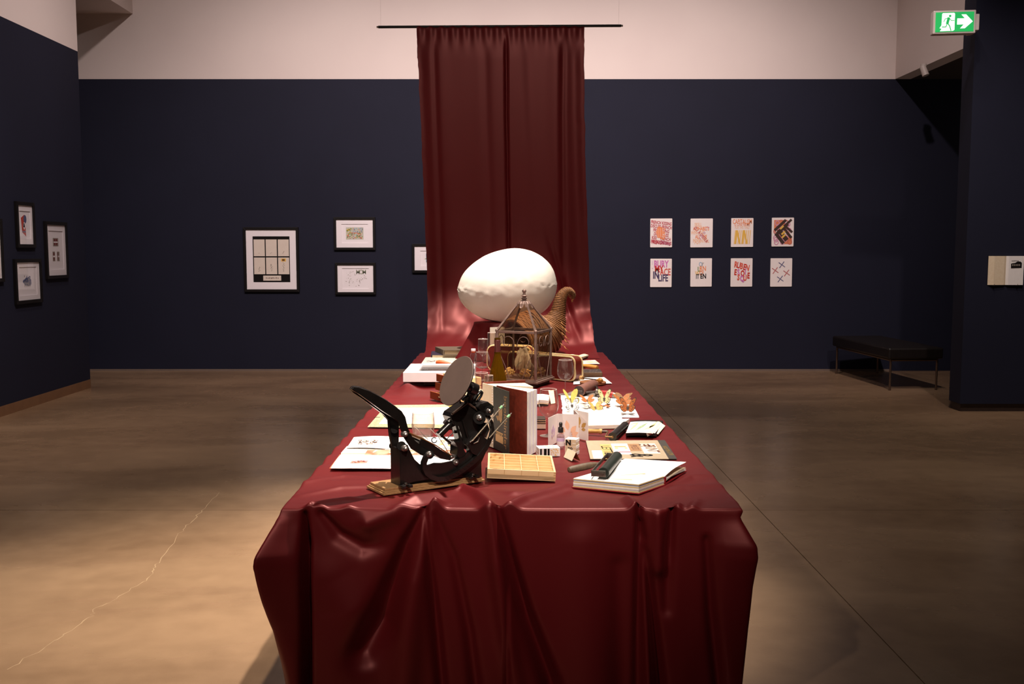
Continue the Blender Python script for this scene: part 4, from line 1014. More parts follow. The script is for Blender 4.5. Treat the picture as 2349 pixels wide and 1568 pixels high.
# brayer on the book
zr = ztp+.0215; r0 = P(1384, 1085, zr); r1 = P(1415, 1047, zr); ax = (r1-r0).normalized(); sd = V((-ax.y, ax.x, 0))   # sd: to the left
if sd.x > 0: sd = -sd
t = thing('brayer', 'dark green rubber brayer lying across the white page of the red open book', 'brayer', (r0+r1)/2-V((0, 0, .02)))
RUB = mat('dark_green_rubber', (44, 50, 44), .38, col2=(36, 42, 37), scale=30)
FRM = mat('grey_zinc', (130, 120, 110), .4, metal=.8, col2=(104, 96, 88), scale=40)
MB().cyl(r0, r1, .0205, 32).build('roller', RUB, t)
mb = MB(); bm_ = frame(r0, ax, (0, 0, 1)); Lr = (r1-r0).length; sg = 1 if bm_.to_3x3().col[1].dot(sd) > 0 else -1
mb.box((Lr/2, sg*.040, .003), (Lr+.022, .004, .014), 0, bm_, .001).box((-.009, sg*.016, .0), (.004, .052, .022), 0, bm_, .001).box((Lr+.009, sg*.016, .0), (.004, .052, .022), 0, bm_, .001)
mb.cyl((-.014, 0, 0), (Lr+.014, 0, 0), .004, 10, 0, bm_); mb.build('frame', FRM, t)
mid = r0*.45+r1*.55+sd*.040; h0 = mid; h1 = P(1303, 1078, TZ+.047)
dh = (h1-h0).normalized(); mb = MB(); mb.cyl(h0, h0+dh*.022, .005, 12); mb.build('shank', FRM, t)
h0 = h0+dh*.02; Lh = (h1-h0).length; mb = MB()
mb.lathe([(0, 0), (.008, 0), (.0095, .01), (.0125, .03), (.0135, Lh*.5), (.0128, Lh-.015), (.010, Lh-.004), (0, Lh)], 20, 0, frame(h0, dh.orthogonal(), dh)); mb.build('handle', mat('worn_grey_wood', (104, 84, 64), .6, col2=(82, 66, 50), scale=14, stretch=(8, 8, 1)), t)

# kraft folder with pasted type samples
KR = mat('kraft_board', (164, 146, 122), .75, col2=(154, 136, 112), scale=70)
zz = TZ+.001
q0, q1, q2, q3_ = P(1354, 1053, zz), P(1553, 1053, zz), P(1525, 1010, zz), P(1344, 1011, zz)
t = thing('kraft_folder', 'flat kraft card folder with dark spine strip and pasted type samples, behind the red book', 'folder', (q0+q1+q2+q3_)/4)
def bl(u, v): return (q0*(1-u)+q1*u)*(1-v)+(q3_*(1-u)+q2*u)*v
def patch(mb, u0, u1, v0, v1, m, z=.0): 
    pts = [bl(u, v) for u, v in ((u0, v0), (u1, v0), (u1, v1), (u0, v1))]; mb.prism([tuple(p.xy) for p in pts], zz, zz+z, m); return mb
patch(MB(), 0, .905, 0, 1, 0, .0022).build('cover', KR, t)
patch(MB(), .905, 1, 0, 1, 0, .0024).build('spine_strip', mat('charcoal_cloth', (56, 50, 44), .7, col2=(48, 43, 38), scale=60), t)
def tf(u, v, z, rot):  # text frame on the folder
    p = bl(u, v); e = (bl(u+.01, v)-p).normalized(); return frame(V((p.x, p.y, zz+z)), e, (0, 0, 1)) @ RZ(rot)
YEL = mat('yellow_card', (190, 162, 100), .8, col2=(180, 152, 90), scale=50)
lab = patch(MB(), .04, .19, .01, .42, 0, .003).build('label_card', MATBOARD, t)
mb = MB(); mb.text('note', .03, tf(.115, .2, .0031, 0), 0, .0001, 0, sx=.8); mb.build('handwriting', INK_LI, lab)
lab = patch(MB(), .16, .29, .0, .76, 0, .0034).build('label_card', YEL, t)
mb = MB(); mb.text('LETTER', .055, tf(.225, .40, .0036, -PI/2), 0, .0001, .004, sx=1.15); mb.build('lettering', INK_K, lab)
lab = patch(MB(), .30, .50, .22, .80, 0, .003).build('label_card', mat('lavender_card', (214, 206, 220), .8, col2=(204, 196, 212), scale=30), t)
mb = MB()
for (u0, u1, v0, v1, m) in ((.33, .47, .60, .66, 0), (.33, .37, .52, .57, 1), (.39, .43, .50, .58, 2), (.45, .48, .52, .57, 1), (.31, .50, .44, .47, 3), (.33, .50, .38, .42, 2), (.36, .50, .32, .36, 4), (.34, .50, .24, .29, 2)): patch(mb, u0, u1, v0, v1, m, .0034)
mb.build('collage', [INK_O, INK_Y, MATBOARD, INK_L, INK_RP], lab)
lab = patch(MB(), .505, .64, .40, .78, 0, .003).build('label_card', mat('brown_card', (150, 112, 76), .8, col2=(142, 104, 70), scale=60), t)
mb = MB(); mb.text('PRESS', .042, tf(.57, .59, .0031, -PI/2), 0, .0001, .004); mb.build('lettering', INK_DB, lab)
lab = patch(MB(), .655, .845, .26, .80, 0, .003).build('label_card', mat('ivory_card', (240, 224, 204), .8, col2=(234, 216, 194), scale=60), t)
mb = MB(); mb.text('PRINT', .066, tf(.765, .52, .0031, -PI/2), 0, .0001, .03, sx=.9); mb.text('ER', .06, tf(.70, .70, .0031, -PI/2), 0, .0001, .02); mb.build('lettering', INK_DB, lab)
mb = MB(); mb.text('&', .135, tf(.60, .17, .0027, -PI/2), 0, .0002, .014, sx=.8); mb.build('ampersand', INK_K, t)
mb = MB(); mb.text('WOOD TYPE & LETTER', .026, tf(.952, .42, .0025, -PI/2), 0, .0001, .01, sx=.72); mb.build('lettering', mat('gold_foil', (170, 140, 70), .4, metal=.6, col2=(150, 122, 60), scale=50), t)

# two small paper covered blocks and a tent card
def cube_book(label, c, d, rot, top, marks):
    t = thing('miniature_book', label, 'book', c)
    M = TR(c) @ RZ(rot)
    for k in range(5): MB().box((0, 0, d[2]*(.5+k)/5), (d[0]-.002*(k % 2), d[1]-.002*(k % 2), d[2]/5-.0006), 0, M).build('page_section', (PAPER, CREAM)[k % 2], t)
    mb = MB(); mats = marks(mb, M, d); mb.build('cover_print', mats, t)
def marks_a(mb, M, d):
    F_ = M @ TR((0, -d[1]/2, d[2]/2)) @ Matrix.Rotation(PI/2, 4, 'X'); Tp = M @ TR((0, 0, d[2]))
    rect(mb, -d[0]/2, -d[1]/2, d[0]/2, d[1]/2, 1, Tp, .0006); rect(mb, -d[0]/2, -d[2]/2, d[0]/2, d[2]/2, 1, F_, .0006)
    for x, w_ in ((-.036, .007), (-.018, .011), (-.004, .008)): rect(mb, x-w_/2, -d[2]/2, x+w_/2, d[2]*.45, 0, F_, .001)
    for k in range(40): blob(mb, R.uniform(-.02, .036), R.uniform(-d[1]*.4, d[1]*.4), R.uniform(.002, .004), 2 if k % 2 else 3, Tp, R.uniform(0, 3), .4, 5, .4, .0012)
    for k in range(24): blob(mb, R.uniform(.006, .036), R.uniform(-d[2]*.4, d[2]*.4), R.uniform(.002, .004), 2, F_, R.uniform(0, 3), .4, 5, .4, .0012)
    return [INK_K, PAPER, INK_Y, INK_GR]
cube_book('small squat paper block book with black letter strokes behind the compartment tray', P(1257, 1043, TZ), (.088, .06, .034), .18, None, marks_a)
def marks_b(mb, M, d):
    F_ = M @ TR((0, -d[1]/2, d[2]/2)) @ Matrix.Rotation(PI/2, 4, 'X'); S_ = M @ TR((-d[0]/2, 0, d[2]/2)) @ RZ(-PI/2) @ Matrix.Rotation(PI/2, 4, 'X')
    rect(mb, -d[0]/2, -d[2]/2, d[0]/2, d[2]/2, 2, F_, .0006); rect(mb, -d[1]/2, -d[2]/2, d[1]/2, d[2]/2, 1, S_, .0006)
    mb.text('N', .03, F_ @ TR((-.010, .018, .001)), 0, .0001, .06, sx=1.0); mb.text('ro', .022, F_ @ TR((-.002, -.004, .001)), 0, .0001, .03)
    for k in range(4): rect(mb, .008, -.026+k*.014, .022, -.024+k*.014, 1, F_, .0012)
    return [INK_K, PAPER, mat('stitched_cream', (214, 190, 158), .8, col2=(204, 178, 146), scale=50)]
cube_book('small upright paper block book with black letter N on its cover', P(1313, 1041, TZ), (.046, .05, .066), -.35, None, marks_b)
r0 = P(1310, 1020, TZ+.036); b0_ = P(1293, 1048, TZ); b1_ = P(1312, 1057, TZ); c1_ = P(1331, 1057, TZ)
r1 = V(((b1_.x+c1_.x)/2, (b1_.y+c1_.y)/2, TZ+.036)); r0 = r1+(b0_-b1_); c0_ = c1_+(b0_-b1_)
t = thing('tent_card', 'small folded kraft tent card in front of the upright block book', 'card', (b0_+b1_+c1_+c0_)/4)
MB().sheet([b0_, b1_, r1, r0], .001).build('left_leaf', CREAM, t); MB().sheet([c1_, c0_, r0, r1], .001).build('right_leaf', mat('kraft_dark', (160, 104, 56), .8, col2=(148, 94, 50), scale=60), t)

# dropper bottle
c = P(1286, 1026, TZ); t = thing('dropper_bottle', 'small clear dropper bottle with black bulb and lilac label before the leaf card', 'bottle', c)
sc_ = 1/ (F/(c.y))  # metres per pixel
M = TR(c)
MB().lathe([(0, .001), (.0150, .001), (.0165, .004), (.0165, .050), (.0155, .055), (.008, .060), (.0065, .062), (.0065, .068)], 28, 0, M).build('glass_body', glass('clear_bottle_glass', (238, 224, 228), .5, .05), t)
lb = MB(); lb.lathe([(.0168, .008), (.0168, .044)], 28, 0, M); lb.build('label', mat('label_white', (242, 232, 230), .7, col2=(238, 228, 226), scale=30), t)
MB().lathe([(.0170, .029), (.0170, .043)], 28, 0, M).build('lilac_band', INK_LI, t)
BLKR = mat('black_rubber', (24, 18, 17), .4, col2=(30, 24, 22), scale=40)
MB().lathe([(0, .066), (.0115, .066), (.0115, .086), (.0105, .088), (.007, .089)], 28, 0, M).build('cap', BLKR, t)
MB().lathe([(.0072, .088), (.0066, .092), (.0078, .100), (.0072, .106), (.004, .110), (0, .111)], 20, 0, M).build('bulb', BLKR, t)

# folded leaf print card, standing zigzag
pts = [P(1258, 1026), P(1279, 1013), P(1327, 1019), P(1316, 1003), P(1349, 1011)]; hz = (.128, .126, .132, .128, .127)
t = thing('folded_card', 'standing folded white card printed with lilac, peach and ochre leaves', 'card', pts[2])
for k, (a, b) in enumerate(((0, 1), (1, 2), (2, 3), (3, 4))):
    p, q_ = pts[a], pts[b]; n_ = V((-(q_-p).y, (q_-p).x, 0)).normalized()*.0012
    mb = MB(); vs = [p, q_, q_+V((0, 0, hz[b])), p+V((0, 0, hz[a]))]; mb.add(vs+[v+n_ for v in vs], [(0, 1, 2, 3), (7, 6, 5, 4), (0, 4, 5, 1), (1, 5, 6, 2), (2, 6, 7, 3), (3, 7, 4, 0)])
    pan = mb.build('panel', mat('card_white', (240, 230, 226), .8, spec=.2, col2=(236, 226, 222), scale=30), t)
    if k == 2: continue
    M = frame((p+q_)/2-n_.normalized()*.0003, (q_-p).normalized(), (q_-p).normalized().cross(V((0, 0, 1))))
    Mx = Matrix(((q_-p).normalized(), V((0, 0, 1)), (q_-p).normalized().cross(V((0, 0, 1))))).transposed().to_4x4(); Mx.translation = (p+q_)/2+(q_-p).normalized().cross(V((0, 0, 1)))*.0004
    mb = MB(); Lp = (q_-p).length
    lf = [[(0, .06, 1.55, .034), (-.008, .052, 2.1, .03), (.01, .054, 1.0, .028), (.004, .045, .6, .024), (-.006, .04, 2.6, .022)], [(0, .062, 1.75, .045), (-.014, .052, 2.3, .034), (.014, .052, .9, .045), (.016, .044, .35, .04), (-.02, .046, 2.8, .03), (.02, .036, -.1, .032)], None, [(-.010, .066, 1.6, .04), (.004, .060, .6, .04), (-.008, .056, 2.4, .03), (.004, .05, .1, .03)]][k]
    for (x, z, a_, l) in lf:
        wl = l*.28; ppl = [(0, 0), (l*.3, wl*.8), (l*.6, wl*.9), (l, 0), (l*.6, -wl*.9), (l*.3, -wl*.8)]
        mb.prism(ppl, 0, .0003, 0, Mx @ TR((x, z-.005, .0002*(a_ % 1))) @ RZ(a_))
    mb.build('leaf_print', (INK_LI, INK_PE, None, mat('ink_ochre', (206, 164, 92), .8, col2=(190, 144, 70), scale=60))[k], pan)

# wine glasses
WINE = glass('wine_glass', (244, 238, 234), .85, .05, .04)
LIP = mat('glass_lip_glint', (214, 196, 188), .12, spec=1., col2=(200, 182, 174), scale=30)  # opaque pale colour stands in for highlights along the rims
def wine_glass(label, foot, h, rb, rim, group='wine glasses on the table'):
    t = thing('wine_glass', label, 'glass', foot, group); M = TR(foot)
    MB().lathe([(0, .0015), (rb*.85, .0015), (rb*.86, .003), (rb*.3, .006), (.006, .012)], 40, 0, M).build('foot', WINE, t)
    MB().lathe([(.006, .012), (.0036, h*.12), (.0034, h*.33), (.005, h*.40)], 16, 0, M).build('stem', WINE, t)
    pr = [(.004, .40), (.35, .415), (.7, .47), (.93, .56), (1, .65), (.97, .78), (rim, 1.0)]
    prof = []
    for k in range(41):
        zz_ = .40+.60*k/40; prof.append((max(.004, rb*float(np.interp(zz_, [p[1] for p in pr], [p[0] if i else .004/rb for i, p in enumerate(pr)]))), zz_*h))
    kk = np.convolve(np.pad([p[0] for p in prof], 3, mode='edge'), np.ones(7)/7, 'valid'); prof = [(float(a), b[1]) for a, b in zip(kk, prof)]
    prof[0] = (.004, prof[0][1])
    MB().lathe(prof+[(prof[-1][0]-.0012, prof[-1][1]+.0004), (prof[-2][0]-.0014, prof[-2][1])], 48, 0, M).build('bowl', WINE, t)
    MB().tube([(rb*rim*math.cos(k*PI/24), rb*rim*math.sin(k*PI/24), h) for k in range(48)], .0011, 6, 0, M, closed=True).build('lip', LIP, t)
wine_glass('wine glass nearest the front, between the brown book and leaf card', P(1258, 1000), .215, .046, .80)
wine_glass('wine glass beside the red suitcase panel, right of the lantern', P(1296.5, 905), .205, .0485, .80)
wine_glass('rounded wine glass left of the green bottle, behind the disc', P(1106, 872), .185, .053, .72)
wine_glass('hindmost wine glass, in front of the white card', P(1108, 842), .205, .036, .95)
def tumbler(label, foot, h, r0_, r1_, r2_, group='tumblers on the table', base=.008):
    t = thing('tumbler', label, 'glass', foot, group); M = TR(foot)
    prof = [(r0_*.9, .001), (r0_, .004), ((r0_+r1_)/2*1.02, h*.25), (r1_, h*.55), ((r1_+r2_)/2, h*.8), (r2_, h), (r2_-.0014, h), (r1_-.0016, h*.55), (r0_*.95, base+.004), (0, base+.002)]
    MB().lathe([(0, .001)]+prof, 40, 0, M).build('wall', WINE, t); MB().tube([((r2_-.0007)*math.cos(k*PI/24), (r2_-.0007)*math.sin(k*PI/24), h) for k in range(48)], .0010, 6, 0, M, closed=True).build('lip', LIP, t); return t
tumbler('rounded tumbler behind the press, on the gold bordered sheet', P(971, 1006), .118, .040, .0525, .0485)

# brayer with a black roller and turned handle
zr = TZ+.0195; r0 = P(1405, 1001, zr); r1 = P(1433, 976, zr); ax = (r1-r0).normalized(); sd = V((-ax.y, ax.x, 0)); sd = sd if sd.x < 0 else -sd
t = thing('brayer', 'black roller brayer with turned bamboo handle below the open watercolour book', 'brayer', (r0+r1)/2-V((0, 0, .019)))
Lr = (r1-r0).length; rm = frame(r0, ax.orthogonal(), ax)
mb = MB(); mb.cyl(r0, r1, .0185, 28); mb.build('roller', BLKR, t)
MB().cyl(r0-ax*.004, r0, .0195, 28).build('roller_end', BLACK_METAL, t); MB().cyl(r1, r1+ax*.004, .0195, 28).build('roller_end', BLACK_METAL, t)
mb = MB(); e0 = r0-ax*.010; e1 = r1+ax*.010; j = (r0*.6+r1*.4)+sd*.045; mb.cyl(e0, e0+sd*.03, .0035, 10).cyl(e0+sd*.03, j, .0035, 10).cyl(e0, r0, .006, 12); mb.build('frame', mat('old_brass', (150, 116, 76), .4, metal=.8, col2=(124, 94, 60), scale=50), t)
h0 = j; h1 = P(1322, 988, TZ+.011); dh = (h1-h0).normalized(); Lh = (h1-h0).length
MB().lathe([(0, 0), (.006, 0), (.007, .012), (.0075, .028)], 16, 0, frame(h0, dh.orthogonal(), dh)).build('ferrule', FRM, t)
MB().lathe([(.008, .026), (.0115, .03), (.012, .038), (.009, .044), (.009, .06), (.0105, .10), (.0105, Lh-.01), (.006, Lh), (0, Lh)], 20, 0, frame(h0, dh.orthogonal(), dh)).build('handle', mat('bamboo', (206, 160, 92), .5, col2=(180, 132, 70), scale=22, stretch=(1, 1, 1)), t)

# open white book behind the leaf card
a, b, c, d = P(1338, 984), P(1424, 982), P(1444, 968), P(1350, 968)
t = thing('open_book', 'open blank white book with one raised page, left of the watercolour sketchbook', 'book', (a+b+c+d)/4)
for k in range(6): MB().prism([tuple(p.xy) for p in (a+V((0, .002*(k % 2), 0)), b, c, d)], TZ+k*.003, TZ+k*.003+.0028).build('page_section', (CREAM, PAPER)[k % 2], t)
e, f = P(1349, 943, TZ+.055), P(1416, 938, TZ+.055); sp0, sp1 = (a+d)/2+V((0, .04, .018)), (b+c)/2+V((-.01, .03, .018))
e = atz(e, TZ+.055); f = atz(f, TZ+.055)
MB().sheet([sp0, sp1, f, e], .001, 0, 8, 12, lambda u, v: .03*math.sin(PI*v)*.6).build('raised_page', PAPER, t)
ln = MB()
for k in range(7): 
    p0_ = a*.25+d*.75+V((.012, -.016*k-.01, .0185)); p1_ = b*.3+c*.7+V((-.03, -.016*k-.01, .0185)); ln.box(tuple((p0_+p1_)/2), ((p1_-p0_).length*.9, .0015, .0004))
ln.build('printed_lines', mat('faint_ink', (226, 216, 206), .8, col2=(222, 212, 202), scale=40), t)

# open watercolour sketchbook with a black cover
a, b, c, d = P(1440, 1000), P(1502, 1001), P(1519, 972), P(1447, 972)
t = thing('open_book', 'open sketchbook with green brushstrokes, fanned pages and black cover', 'book', (a+b+c+d)/4)
MB().sheet([a+V((-.01, -.008, 0)), b+V((.006, -.008, 0)), c+V((.004, .0, 0)), d], .014, 0, 8, 1, lambda u, v: .002+.004*math.sin(PI*u)).build('cover', BLKR, t)
pa, pb, pc, pd = atz(P(1436, 993, TZ+.022), TZ+.022), atz(P(1498, 994, TZ+.022), TZ+.022), atz(P(1514, 968, TZ+.022), TZ+.022), atz(P(1446, 968, TZ+.022), TZ+.022)
z1 = .020
for k in range(5):
    o_ = V((.006*k, .004*k, 0)); MB().sheet([atz(pb, TZ+z1-.003*k)+o_*.2-V((.03, 0, 0)), atz(pb, TZ+z1-.0035*k)+V((.006+.007*k, .02+.012*k, 0)), atz(pc, TZ+z1-.0035*k)+V((.004+.005*k, -.01, 0)), atz(pc, TZ+z1-.003*k)-V((.02, 0, 0))], .0015, 0, 4, 1, lambda u, v: .006*math.sin(PI*u)).build('page_leaf', (CREAM, PAPER)[k % 2], t)
MB().sheet([pa, pb, pc, pd], .0015, 0, 6, 4, lambda u, v: .003*math.sin(PI*u)).build('painted_page', PAPER, t)
mb = MB()
for (u0, v0, u1, v1, w_, m) in ((.3, .1, .62, .9, .016, 0), (.12, .2, .3, .95, .012, 1), (.55, .15, .95, .75, .012, 2), (.75, .3, .9, .95, .014, 1), (.05, .7, .35, .95, .008, 2)):
    fn = lambda u, v: (pa*(1-u)+pb*u)*(1-v)+(pd*(1-u)+pc*u)*v
    p0_, p1_ = fn(u0, v0), fn(u1, v1); n_ = V((-(p1_-p0_).y, (p1_-p0_).x, 0)).normalized()*w_; mm_ = (p0_+p1_)/2
    mb.prism([tuple(p0_.xy), tuple((mm_-n_*.6).xy), tuple(p1_.xy), tuple((mm_+n_*.6).xy)], TZ+.0225, TZ+.0275, m)
mb.build('brush_mark', [mat('sage_wash', (120, 142, 104), .8, col2=(160, 176, 146), scale=40), mat('straw_wash', (206, 190, 120), .8, col2=(222, 210, 160), scale=40), mat('mist_wash', (178, 182, 140), .8, col2=(200, 202, 170), scale=40)], t)

# butterfly sheet
a, b, c, d = P(1291, 957), P(1466, 957), P(1441, 911), P(1287, 907)
edge = []
for (p, q_) in ((a, b), (b, c), (c, d), (d, a)):
    for k in range(16): edge.append((p*(1-k/16)+q_*(k/16))+V((R.uniform(-.003, .003), R.uniform(-.004, .004), 0)))
o = MB().prism([tuple(p.xy) for p in edge], TZ-.001, TZ+.0012).build('paper_sheet', PAPER, None, at=(a+b+c+d)/4)
tag(o, 'white deckle edged sheet covered with paper butterflies', 'paper')
BF = {'orange': mat('wing_orange', (176, 98, 36), .6, col2=(150, 76, 26), scale=80), 'yellow': mat('wing_yellow', (200, 168, 88), .6, col2=(180, 146, 66), scale=80), 'cream': mat('wing_cream', (236, 214, 160), .6, col2=(226, 200, 140), scale=80),
      'grey': mat('wing_grey', (170, 160, 150), .6, col2=(150, 140, 130), scale=80), 'white': mat('wing_white', (240, 234, 226), .7, col2=(232, 226, 218), scale=80), 'brown': mat('wing_brown', (128, 92, 54), .6, col2=(112, 78, 44), scale=80), 'dark': mat('wing_dark', (52, 40, 34), .6, col2=(40, 30, 26), scale=80)}
FW = [(0, 0), (.10, .42), (.32, .84), (.66, 1.02), (.94, .94), (.98, .70), (.86, .40), (.66, .14), (.36, -.02)]
HW = [(0, 0), (.36, .02), (.68, .06), (.88, -.12), (.90, -.40), (.72, -.62), (.46, -.68), (.24, -.52), (.08, -.24)]
def cells(poly, n, m0):
    # tapering cells between veins, fanning out from the wing root
    out_ = []; k = len(poly)
    for i in range(1, k-1):
        a_ = V(poly[i]); b2 = V(poly[i+1]) if i+1 < k else V(poly[0]); m_ = (a_+b2)/2
        for (s0, s1) in ((.22, .62), (.68, .92)):
            p0_ = m_*s0; w0 = (b2-a_)*.30*s0; w1 = (b2-a_)*.34*s1; p1_ = m_*s1; out_.append([tuple(p0_-w0), tuple(p0_+w0), tuple(p1_+w1), tuple(p1_-w1)])
    return out_
def butterfly(label, px, py, s, rot, lift, col, base='dark', tip=0.):
    c = P(px, py, TZ+.002); t = thing('paper_butterfly', label, 'butterfly', c, 'paper butterflies on the white sheet')
    M = TR(c+V((0, 0, .003+s*.66*math.sin(tip)))) @ RZ(rot) @ Matrix.Rotation(tip, 4, 'X')
    mb = MB(); mb.tube([(0, s*.4*k, .002+.002*math.sin(k*3)) for k in np.linspace(-.7, 1, 9)], [s*r_ for r_ in (.02, .05, .06, .05, .04, .06, .05, .05, .02)], 8, 0, M); mb.build('body', BF['dark'], t)
    for sx in (-1, 1):
        W = M @ Matrix.Rotation(-sx*lift, 4, 'Y') @ Matrix.Scale(sx, 4, (1, 0, 0))
        for nm, poly, k in (('forewing', FW, 0), ('hindwing', HW, 1)):
            mb = MB(); pp_ = [(x*s, y*s) for x, y in poly]; mb.prism(pp_, 0, .0007, 0, W)
            for cell in cells(pp_, 1, 1): mb.prism(cell, -.0003, .0010, 1, W)
            mb.build(nm, [BF[base], BF[col]], t)
for lab_, px, py, s, rot, lift, col, base, tip in (
    ('large yellow paper butterfly standing with raised wings at the left of the white sheet', 1309, 932, .058, .25, .75, 'yellow', 'yellow', .75),
    ('black and white veined paper butterfly leaning against the yellow one', 1312, 943, .042, .1, .45, 'white', 'dark', .95),
    ('orange flat winged paper butterfly, second along the top of the white sheet', 1347, 925, .046, .1, .45, 'orange', 'brown', .35),
    ('black and cream paper butterfly with wings raised, third along the top of the sheet', 1386, 930, .056, -.1, .8, 'cream', 'dark', .8),
    ('small orange paper butterfly flat beneath the black and cream one', 1385, 934, .040, .0, .12, 'orange', 'dark', .1),
    ('pale grey paper butterfly lying flat near the sheet middle', 1350, 936, .040, .3, .2, 'grey', 'grey', .2),
    ('small ochre paper butterfly half hidden behind the leaf card', 1366, 944, .044, .2, .5, 'yellow', 'brown', .5),
    ('tan paper butterfly at the back right of the white sheet', 1430, 920, .052, -.2, .35, 'brown', 'brown', .3),
    ('tan and orange paper butterfly, middle of the right hand column', 1428, 931, .056, .15, .5, 'orange', 'brown', .45),
    ('bright orange veined paper butterfly at the front right of the white sheet', 1440, 949, .058, -.15, .7, 'orange', 'dark', .6),
    ('tiny white paper butterfly at the front middle of the white sheet', 1383, 941, .026, .1, .3, 'white', 'grey', .2)):
    butterfly(lab_, px, py, s, rot, lift, col, base, tip)

# leather covered brayer with a red handle on a grey sheet
a, b, c = P(1297, 903), P(1325, 892), P(1384, 907)
o = MB().prism([tuple(p.xy) for p in (P(1297, 904), P(1372, 912), P(1386, 907), P(1328, 891))], TZ-.0005, TZ+.0022).build('metal_sheet', mat('dull_zinc_sheet', (150, 136, 126), .45, metal=.5, col2=(130, 118, 108), scale=30), None, at=a)
tag(o, 'thin grey metal sheet under the leather covered brayer', 'sheet')
zr = TZ+.034; r0 = P(1328, 897, zr); r1 = P(1361, 882, zr); ax = (r1-r0).normalized(); sd = V((ax.y, -ax.x, 0)); sd = sd if sd.x > 0 else -sd
t = thing('brayer', 'leather covered brayer with dark iron fork and red handle, behind the butterfly sheet', 'brayer', (r0+r1)/2-V((0, 0, .034)))
LEATH = mat('brown_leather', (112, 70, 58), .65, col2=(94, 58, 48), scale=40)
IRON = mat('dark_iron', (62, 50, 46), .45, metal=.6, col2=(48, 39, 36), scale=40)
MB().cyl(r0, r1, .031, 32).build('roller', LEATH, t); MB().cyl(r0-ax*.003, r0, .0305, 32).build('roller_end', IRON, t); MB().cyl(r1, r1+ax*.003, .0305, 32).build('roller_end', IRON, t)
j = P(1366, 898, TZ+.028); mb = MB(); mb.tube([r0-ax*.008, r0-ax*.010+sd*.02, P(1342, 900, TZ+.022), P(1352, 899, TZ+.024), j], .007, 8).tube([r1+ax*.008, P(1370, 889, TZ+.03), j], .006, 8); mb.build('fork', IRON, t)
h1 = P(1416, 908, TZ+.014); dh = (h1-j).normalized(); Lh = (h1-j).length; Mh = frame(j, dh.orthogonal(), dh)
MB().lathe([(0, -.004), (.010, -.002), (.018, .008), (.017, .02), (.014, .034)], 20, 0, Mh).build('ferrule', FRM, t)
MB().lathe([(.014, .032), (.021, Lh*.55), (.018, Lh-.024)], 20, 0, Mh).build('handle', mat('red_paint', (150, 22, 20), .5, col2=(132, 18, 18), scale=40), t)
MB().lathe([(.018, Lh-.024), (.016, Lh-.01), (.009, Lh-.002), (0, Lh)], 20, 0, Mh).build('end_cap', FRM, t)

# dauber on a cork disc over white paper
o = MB().prism([tuple(P(*p).xy) for p in ((1315, 881), (1404, 879), (1386, 865), (1317, 866))], TZ-.0005, TZ+.0012).build('paper_sheet', PAPER, None, at=P(1360, 873)); tag(o, 'white paper lying under the brown leather disc', 'paper')
c = P(1360, 880, TZ+.001); o = MB().lathe([(0, 0), (.080, 0), (.083, .003), (.083, .013), (.080, .016), (0, .016)], 48, 0, TR(c)).build('leather_disc', mat('tan_leather', (150, 96, 58), .6, col2=(132, 82, 48), scale=50), None, at=c); tag(o, 'round tan leather pad under the wooden graver', 'pad')
zb = c.z+.016; b0_ = P(1377, 872, zb+.016); b1_ = P(1335, 866, zb+.016); d = (b1_-b0_).normalized(); L_ = (b1_-b0_).length
t = thing('graver', 'graver with bulb wooden handle and cork tip lying on the leather pad', 'tool', (b0_+b1_)/2-V((0, 0, .016))); Mg = frame(b0_, d.orthogonal(), d)
MB().lathe([(0, -.018), (.010, -.016), (.0155, -.004), (.0155, .006), (.010, .016), (.006, .022), (.006, .03)], 20, 0, Mg).build('handle', mat('honey_wood', (190, 134, 64), .4, col2=(164, 108, 46), scale=20), t)
MB().cyl(b0_+d*.028, b1_, .0035, 10).build('blade', IRON, t)
MB().lathe([(0, L_-.012), (.012, L_-.012), (.013, L_+.014), (0, L_+.014)], 18, 0, Mg).build('cork', mat('cork', (206, 164, 104), .8, col2=(166, 120, 66), scale=160), t)

# printing block, chisel, prints further back on the right
a, b = P(1329, 864), P(1382, 864); wd_ = (b-a).length
t = thing('printing_block', 'old wooden printing block with worn metal relief top, right of suitcase panel', 'block', (a+b)/2+V((0, .07, 0)))
Mx = TR(V((a.x, a.y, TZ))); MB().box((wd_/2, .08, .014), (wd_, .16, .028), 0, Mx, .002).build('wood_base', mat('old_block_wood', (120, 88, 58), .65, col2=(98, 70, 46), scale=30), t)
LEAD = mat('lead_relief', (140, 126, 120), .35, metal=.8, col2=(84, 74, 70), scale=70, sharp=.3, bump=1., bscale=70)
mb = MB(); mb.box((wd_/2, .08, .031), (wd_-.004, .156, .006), 0, Mx, .002)
for k in range(18): mb.box((R.uniform(.02, wd_-.02), R.uniform(.02, .14), .0355), (R.uniform(.01, .03), R.uniform(.008, .02), .003), 0, Mx, .001)
mb.build('relief_plate', LEAD, t)
h0 = P(1371, 843, TZ+.022); h1 = P(1337, 838, TZ+.024); d = (h1-h0).normalized(); L_ = (h1-h0).length; Mg = frame(h0, d.orthogonal(), d)
t = thing('chisel', 'wood handled steel chisel in front of the orange print', 'tool', h0-V((0, 0, .022)))
MB().lathe([(0, 0), (.014, .002), (.0165, .02), (.015, L_*.7), (.011, L_)], 18, 0, Mg).build('handle', MATS['honey_wood'], t)
e = P(1318, 845, TZ+.012); MB().tube([h1, h1+(e-h1)*.5+V((0, 0, .004)), e], [.011, .014, .016], 10).build('blade', IRON, t)
MB().tube([P(1330, 844, TZ+.006), P(1350, 842, TZ+.012), P(1369, 845, TZ+.006)], [.006, .005, .004], 8).build('rest', IRON, t)
